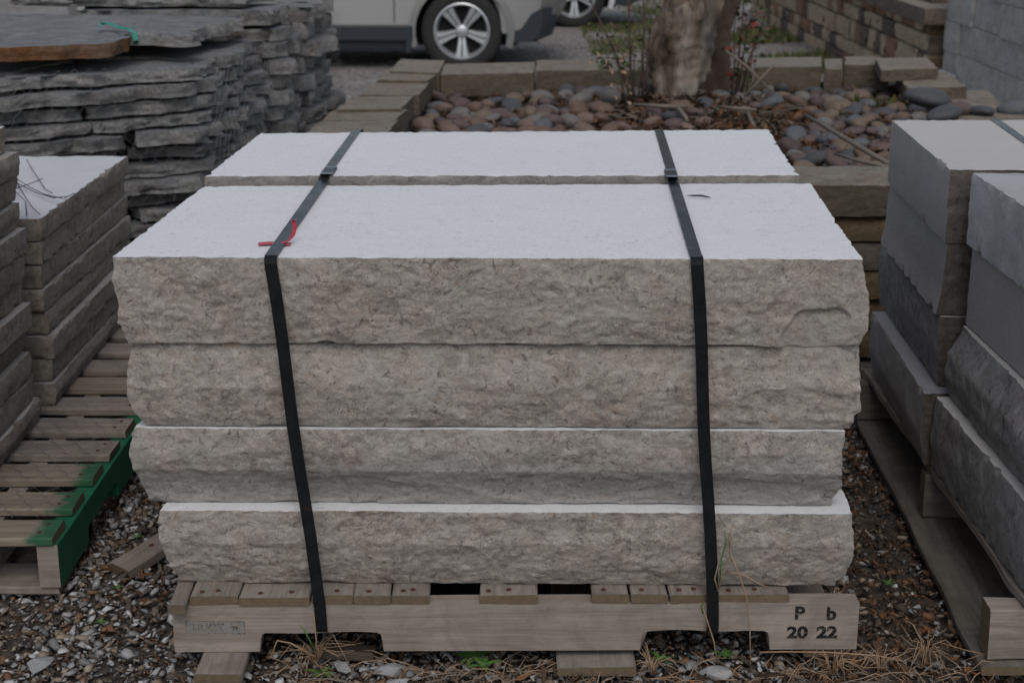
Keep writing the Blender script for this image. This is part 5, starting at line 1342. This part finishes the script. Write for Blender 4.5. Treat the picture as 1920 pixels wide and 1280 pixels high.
# ================================================================== cars
def wheel(parent, x, y, z, R_, side, seed=0):
    root = bpy.data.objects.new("wheel", None); root.location = (x, y, z); link(root, parent); s = side
    # tyre: lathe about Y
    prof = [(.235, -.105), (.255, -.112), (.30, -.115), (.335, -.105), (R_-.004, -.085), (R_, -.05), (R_, .05), (R_-.004, .085), (.335, .105), (.30, .115), (.235, .105)]
    prof = [(a*R_/.35, b) for a, b in prof]; n = 48; vs = []
    for (a, b) in prof:
        for k in range(n): t = 2*math.pi*k/n; vs.append((a*math.cos(t), b, a*math.sin(t)))
    fs = [(i*n+k, (i+1)*n+k, (i+1)*n+(k+1) % n, i*n+(k+1) % n) for i in range(len(prof)-1) for k in range(n)]
    mesh_obj("tyre", vs, fs, M['tyre'], root, smooth=True, sharp=50)
    rp_ = [(.232, .100), (.238, .112), (.228, .116), (.215, .100), (.205, .06), (.20, -.1)]; rp_ = [(a*R_/.35, b*s) for a, b in rp_]; vs = []
    for (a, b) in rp_:
        for k in range(n): t = 2*math.pi*k/n; vs.append((a*math.cos(t), b, a*math.sin(t)))
    fs = [(i*n+k, (i+1)*n+k, (i+1)*n+(k+1) % n, i*n+(k+1) % n) for i in range(len(rp_)-1) for k in range(n)]
    rim = mesh_obj("rim", vs, fs, M['alloy'], root, smooth=True, sharp=50)
    q = R_/.35
    for k in range(5):
        a0 = math.pi/2*3+k*2*math.pi/5; m = MB()
        for sgn in (-1, 1):
            p = []
            for (rad_, off, wid, dep) in ((.045, .015, .0155, .082), (.12, .020, .022, .094), (.212, .031, .032, .104)):
                c = Vector((math.cos(a0)*rad_-math.sin(a0)*off*sgn, 0, math.sin(a0)*rad_+math.cos(a0)*off*sgn))*q; t_ = Vector((-math.sin(a0), 0, math.cos(a0)))*wid*q
                p.append([(c-t_)+Vector((0, (dep-.03)*s, 0)), (c+t_)+Vector((0, (dep-.03)*s, 0)), (c+t_*.6)+Vector((0, dep*s, 0)), (c-t_*.6)+Vector((0, dep*s, 0))])
            vs = [v_ for ring in p for v_ in ring]; fs = [(i*4+j, i*4+(j+1) % 4, (i+1)*4+(j+1) % 4, (i+1)*4+j) for i in range(2) for j in range(4)]+[(3, 2, 1, 0), (8, 9, 10, 11)]
            m.add(vs, fs)
        m.build("spoke", M['alloy'], root)
    m = MB(); vs = []; hp = [(.055, .07), (.055, .095), (.03, .102), (.0005, .104)]
    for (a, b) in hp:
        for k in range(20): t = 2*math.pi*k/20; vs.append((a*q*math.cos(t), b*s, a*q*math.sin(t)))
    mesh_obj("hub", vs, [(i*20+k, (i+1)*20+k, (i+1)*20+(k+1) % 20, i*20+(k+1) % 20) for i in range(3) for k in range(20)], M['alloy'], root, smooth=True)
    m = MB(); vs = []
    for k in range(24): t = 2*math.pi*k/24; vs.append((.2*q*math.cos(t), .03*s, .2*q*math.sin(t)))
    mesh_obj("brake_disc", vs, [tuple(range(24))], M['dark'], root)
def car(loc, rz, paint, label, name="parked_car"):
    root = empty(name, loc, rz); tag(root, label, "car")
    R_ = .35; xf, xr = 0.0, -2.67; Wd = .90; Ra = R_+.055
    def archpts(cx): return [(cx-Ra*math.cos(math.pi*k/14), R_+Ra*math.sin(math.pi*k/14)*1.0) for k in range(15)]
    # side outline, front to the right (+X), z from ground
    low = .335
    prof = [(-3.50, .50), (-3.47, low+.02)] + [(xr-Ra-.02, low)] + archpts(xr) + [(xr+Ra+.02, low), (xf-Ra-.02, low)] + archpts(xf) + [(xf+Ra+.02, low), (.78, low+.02), (.88, .50), (.90, .62), (.86, .80), (.70, .93), (.30, 1.0), (-.35, 1.06), (-2.0, 1.08), (-3.2, 1.06), (-3.50, .95), (-3.56, .7)]
    n = len(prof)
    def pull(x, t):                                   # plan rounding at nose and tail
        if x > .2: return x-(x-.2)*.32*t
        if x < -3.1: return x+( -3.1-x)*.55*t
        return x
    lay = [(-Wd, 1.0), (-Wd+.035, .85), (-Wd+.16, .45), (-Wd+.42, .12), (0, 0), (Wd-.42, .12), (Wd-.16, .45), (Wd-.035, .85), (Wd, 1.0)]
    vs = []
    for (y, t) in lay:
        ed = abs(y) > Wd-.01
        for (x, z) in prof: vs.append((pull(x, t), y*(1-.06*max(0, z-.75)/.3), z-(.012 if ed and z > .9 else 0)))
    bm = bmesh.new(); bv = [bm.verts.new(v_) for v_ in vs]
    for i in range(len(lay)-1):
        for k in range(n):
            k2 = (k+1) % n; bm.faces.new([bv[i*n+k], bv[(i+1)*n+k], bv[(i+1)*n+k2], bv[i*n+k2]])
    for base in (0, (len(lay)-1)*n):
        f_ = bm.faces.new([bv[base+k] for k in range(n)])
    bmesh.ops.triangulate(bm, faces=[f_ for f_ in bm.faces if len(f_.verts) > 4]); bmesh.ops.recalc_face_normals(bm, faces=bm.faces)
    me = bpy.data.meshes.new("body"); bm.to_mesh(me); bm.free(); me.materials.append(paint); me.polygons.foreach_set("use_smooth", [True]*len(me.polygons)); me.set_sharp_from_angle(angle=math.radians(35))
    body = link(bpy.data.objects.new("body", me), root)
    # wheel housings and underside
    m = MB(); m.box((xf/2+xr/2, 0, .42), (3.6, 1.24, .42)); m.build("underbody", M['dark'], root)
    for sgn in (-1, 1):
        # sill cladding, arch lips, lower bumper corners
        m = MB(); m.box(((xf+xr)/2, sgn*(Wd+.006), .335), (xf-xr-2*Ra-.02, .05, .135)); m.build("sill_trim", M['clad'], root, bevel=.015)
        m = MB(); m.box(((xf+xr)/2, sgn*(Wd-.12), .25), (xf-xr-2*Ra-.1, .20, .10)); m.build("sill_underside", M['clad'], root, bevel=.01)
        for cx in (xf, xr):
            m = MB(); ou, inn = Ra+.045, Ra-.012; vv = []
            for k in range(19):
                a = math.pi*(-.10+1.2*k/18); 
                for (q, yy) in ((inn, Wd-.06), (inn, Wd+.018), (ou, Wd+.014), (ou, Wd-.02)): vv.append((cx-q*math.cos(a), sgn*yy, R_+q*math.sin(a)))
            m.add(vv, [(i*4+j, i*4+(j+1) % 4, (i+1)*4+(j+1) % 4, (i+1)*4+j) for i in range(18) for j in range(4)]+[(0, 1, 2, 3), (75, 74, 73, 72)]); m.build("arch_trim", paint if cx == xf or True else M['clad'], root, smooth=True, sharp=40)
            m = MB(); vv = []                              # dark liner
            for k in range(19):
                a = math.pi*k/18
                for yy in (.55, Wd-.03): vv.append((cx-(Ra-.015)*math.cos(a), sgn*yy, R_+(Ra-.015)*math.sin(a)))
            m.add(vv, [(i*2, i*2+1, i*2+3, i*2+2) for i in range(18)]); m.build("wheel_liner", M['dark'], root)
            wheel(root, cx, sgn*(Wd-.125), R_, R_, sgn)
        m = MB(); m.box((xf-Ra-.045, sgn*(Wd-.03), .27), (.05, .12, .20)); m.build("mud_flap", M['clad'], root, bevel=.008)
        m = MB(); fx = .42; vv = []
        pts = [(fx, .255), (.70, .262), (.80, .30), (.84, .42), (.85, .55), (.72, .50), (.60, .375), (fx, .335)]
        for yy, t in ((Wd-.30, .25), (Wd-.02, .62), (Wd+.012, .85)):
            for (x, z) in pts: vv.append((x-(x-.2)*.32*t+.014, sgn*yy, z))
        q = len(pts); fs = [(i*q+k, i*q+(k+1) % q, (i+1)*q+(k+1) % q, (i+1)*q+k) for i in range(2) for k in range(q)]+[tuple(range(q)), tuple(range(2*q, 3*q))[::-1]]
        m.add(vv, fs); bc = m.build("bumper_corner", M['clad'], root)
        vv = []; c = Vector((.645, sgn*(Wd-.055), .40))
        for dz_, R2 in ((0, .045), (.02, .05), (.024, .03)):
            for k in range(16): a = 2*math.pi*k/16; vv.append((c.x+dz_+R2*math.cos(a)*.5, c.y+sgn*(dz_+.03)+R2*math.cos(a)*-.3*sgn, c.z+R2*math.sin(a)))
        mesh_obj("fog_lamp", vv, [(i*16+k, i*16+(k+1) % 16, (i+1)*16+(k+1) % 16, (i+1)*16+k) for i in range(2) for k in range(16)]+[tuple(range(32, 48))], M['lampglass'], root, smooth=True)
        vv = [(.40, sgn*(Wd-.03), .82), (.70, sgn*(Wd-.10), .80), (.72, sgn*(Wd-.14), .88), (.42, sgn*(Wd-.05), .92)]; mm = MB(); mm.add([Vector(v_)+Vector((0, sgn*d_, 0)) for d_ in (-.02, .02) for v_ in vv], [(3, 2, 1, 0), (4, 5, 6, 7), (0, 1, 5, 4), (1, 2, 6, 5), (2, 3, 7, 6), (3, 0, 4, 7)]); mm.build("headlight", M['lampglass'], root)
        for dx in (-.55, -1.55):                          # door shuts
            mm = MB(); mm.box((dx-.02, sgn*(Wd+.0005), .72), (.006, .004, .60)); mm.build("door_gap", M['dark'], body)
        for dx in (-1.35, -2.3):
            mm = MB(); mm.box((dx, sgn*(Wd+.015), .88), (.18, .03, .025)); mm.build("door_handle", paint, body, bevel=.006)
    m = MB(); m.box((.50, 0, .30), (.30, 1.2, .14)); m.build("bumper", M['clad'], root, bevel=.03)
    m = MB(); m.box((.80, 0, .68), (.10, .9, .16)); m.build("grille", M['clad'], root, bevel=.02)
    # greenhouse
    gp_ = [(-3.30, 1.04), (-3.05, 1.46), (-2.6, 1.52), (-1.4, 1.53), (-.95, 1.48), (-.15, 1.05)]; m = MB(); vv = []
    for yy in (-1, 1):
        for (x, z) in gp_: vv.append((x, yy*(.84-.20*(z-1.04)/.48), z))
    q = len(gp_); fs = [tuple(range(q)), tuple(range(q, 2*q))[::-1]]+[(k, q+k, q+(k+1) % q, (k+1) % q) for k in range(q)]
    m.add(vv, fs); gl = m.build("window", M['glass'], root, smooth=False, bevel=.02)
    m = MB(); vv = []
    for yy in (-.66, .66):
        for (x, z) in ((-3.08, 1.475), (-2.6, 1.54), (-1.4, 1.55), (-.92, 1.495), (-.92, 1.47), (-3.08, 1.44)): vv.append((x, yy, z))
    m.add(vv, [tuple(range(6)), tuple(range(6, 12))[::-1]]+[(k, 6+k, 6+(k+1) % 6, (k+1) % 6) for k in range(6)]); m.build("roof", paint, root, bevel=.02)
    for sgn in (-1, 1):
        for (xa, za, xb, zb) in ((-.18, 1.05, -.98, 1.49), (-1.45, 1.06, -1.5, 1.53), (-2.45, 1.06, -2.5, 1.52), (-3.32, 1.04, -3.06, 1.47)):
            m = MB(); ya, yb = sgn*.845, sgn*.66; m.tube([(xa, ya, za), (xb, yb, zb)], .028, 6); m.build("pillar", paint, root)
    return root
gc = gz(13.4)
car((-.395, 14.3, gc-.035), math.radians(-2), M['paint_silver'], "silver beige wagon parked on the gravel with five spoke alloy wheel")
car((.74, 18.6, gz(18.6)), math.radians(-3), M['paint_white'], "white car parked farther back, only its front wheel and bumper showing")
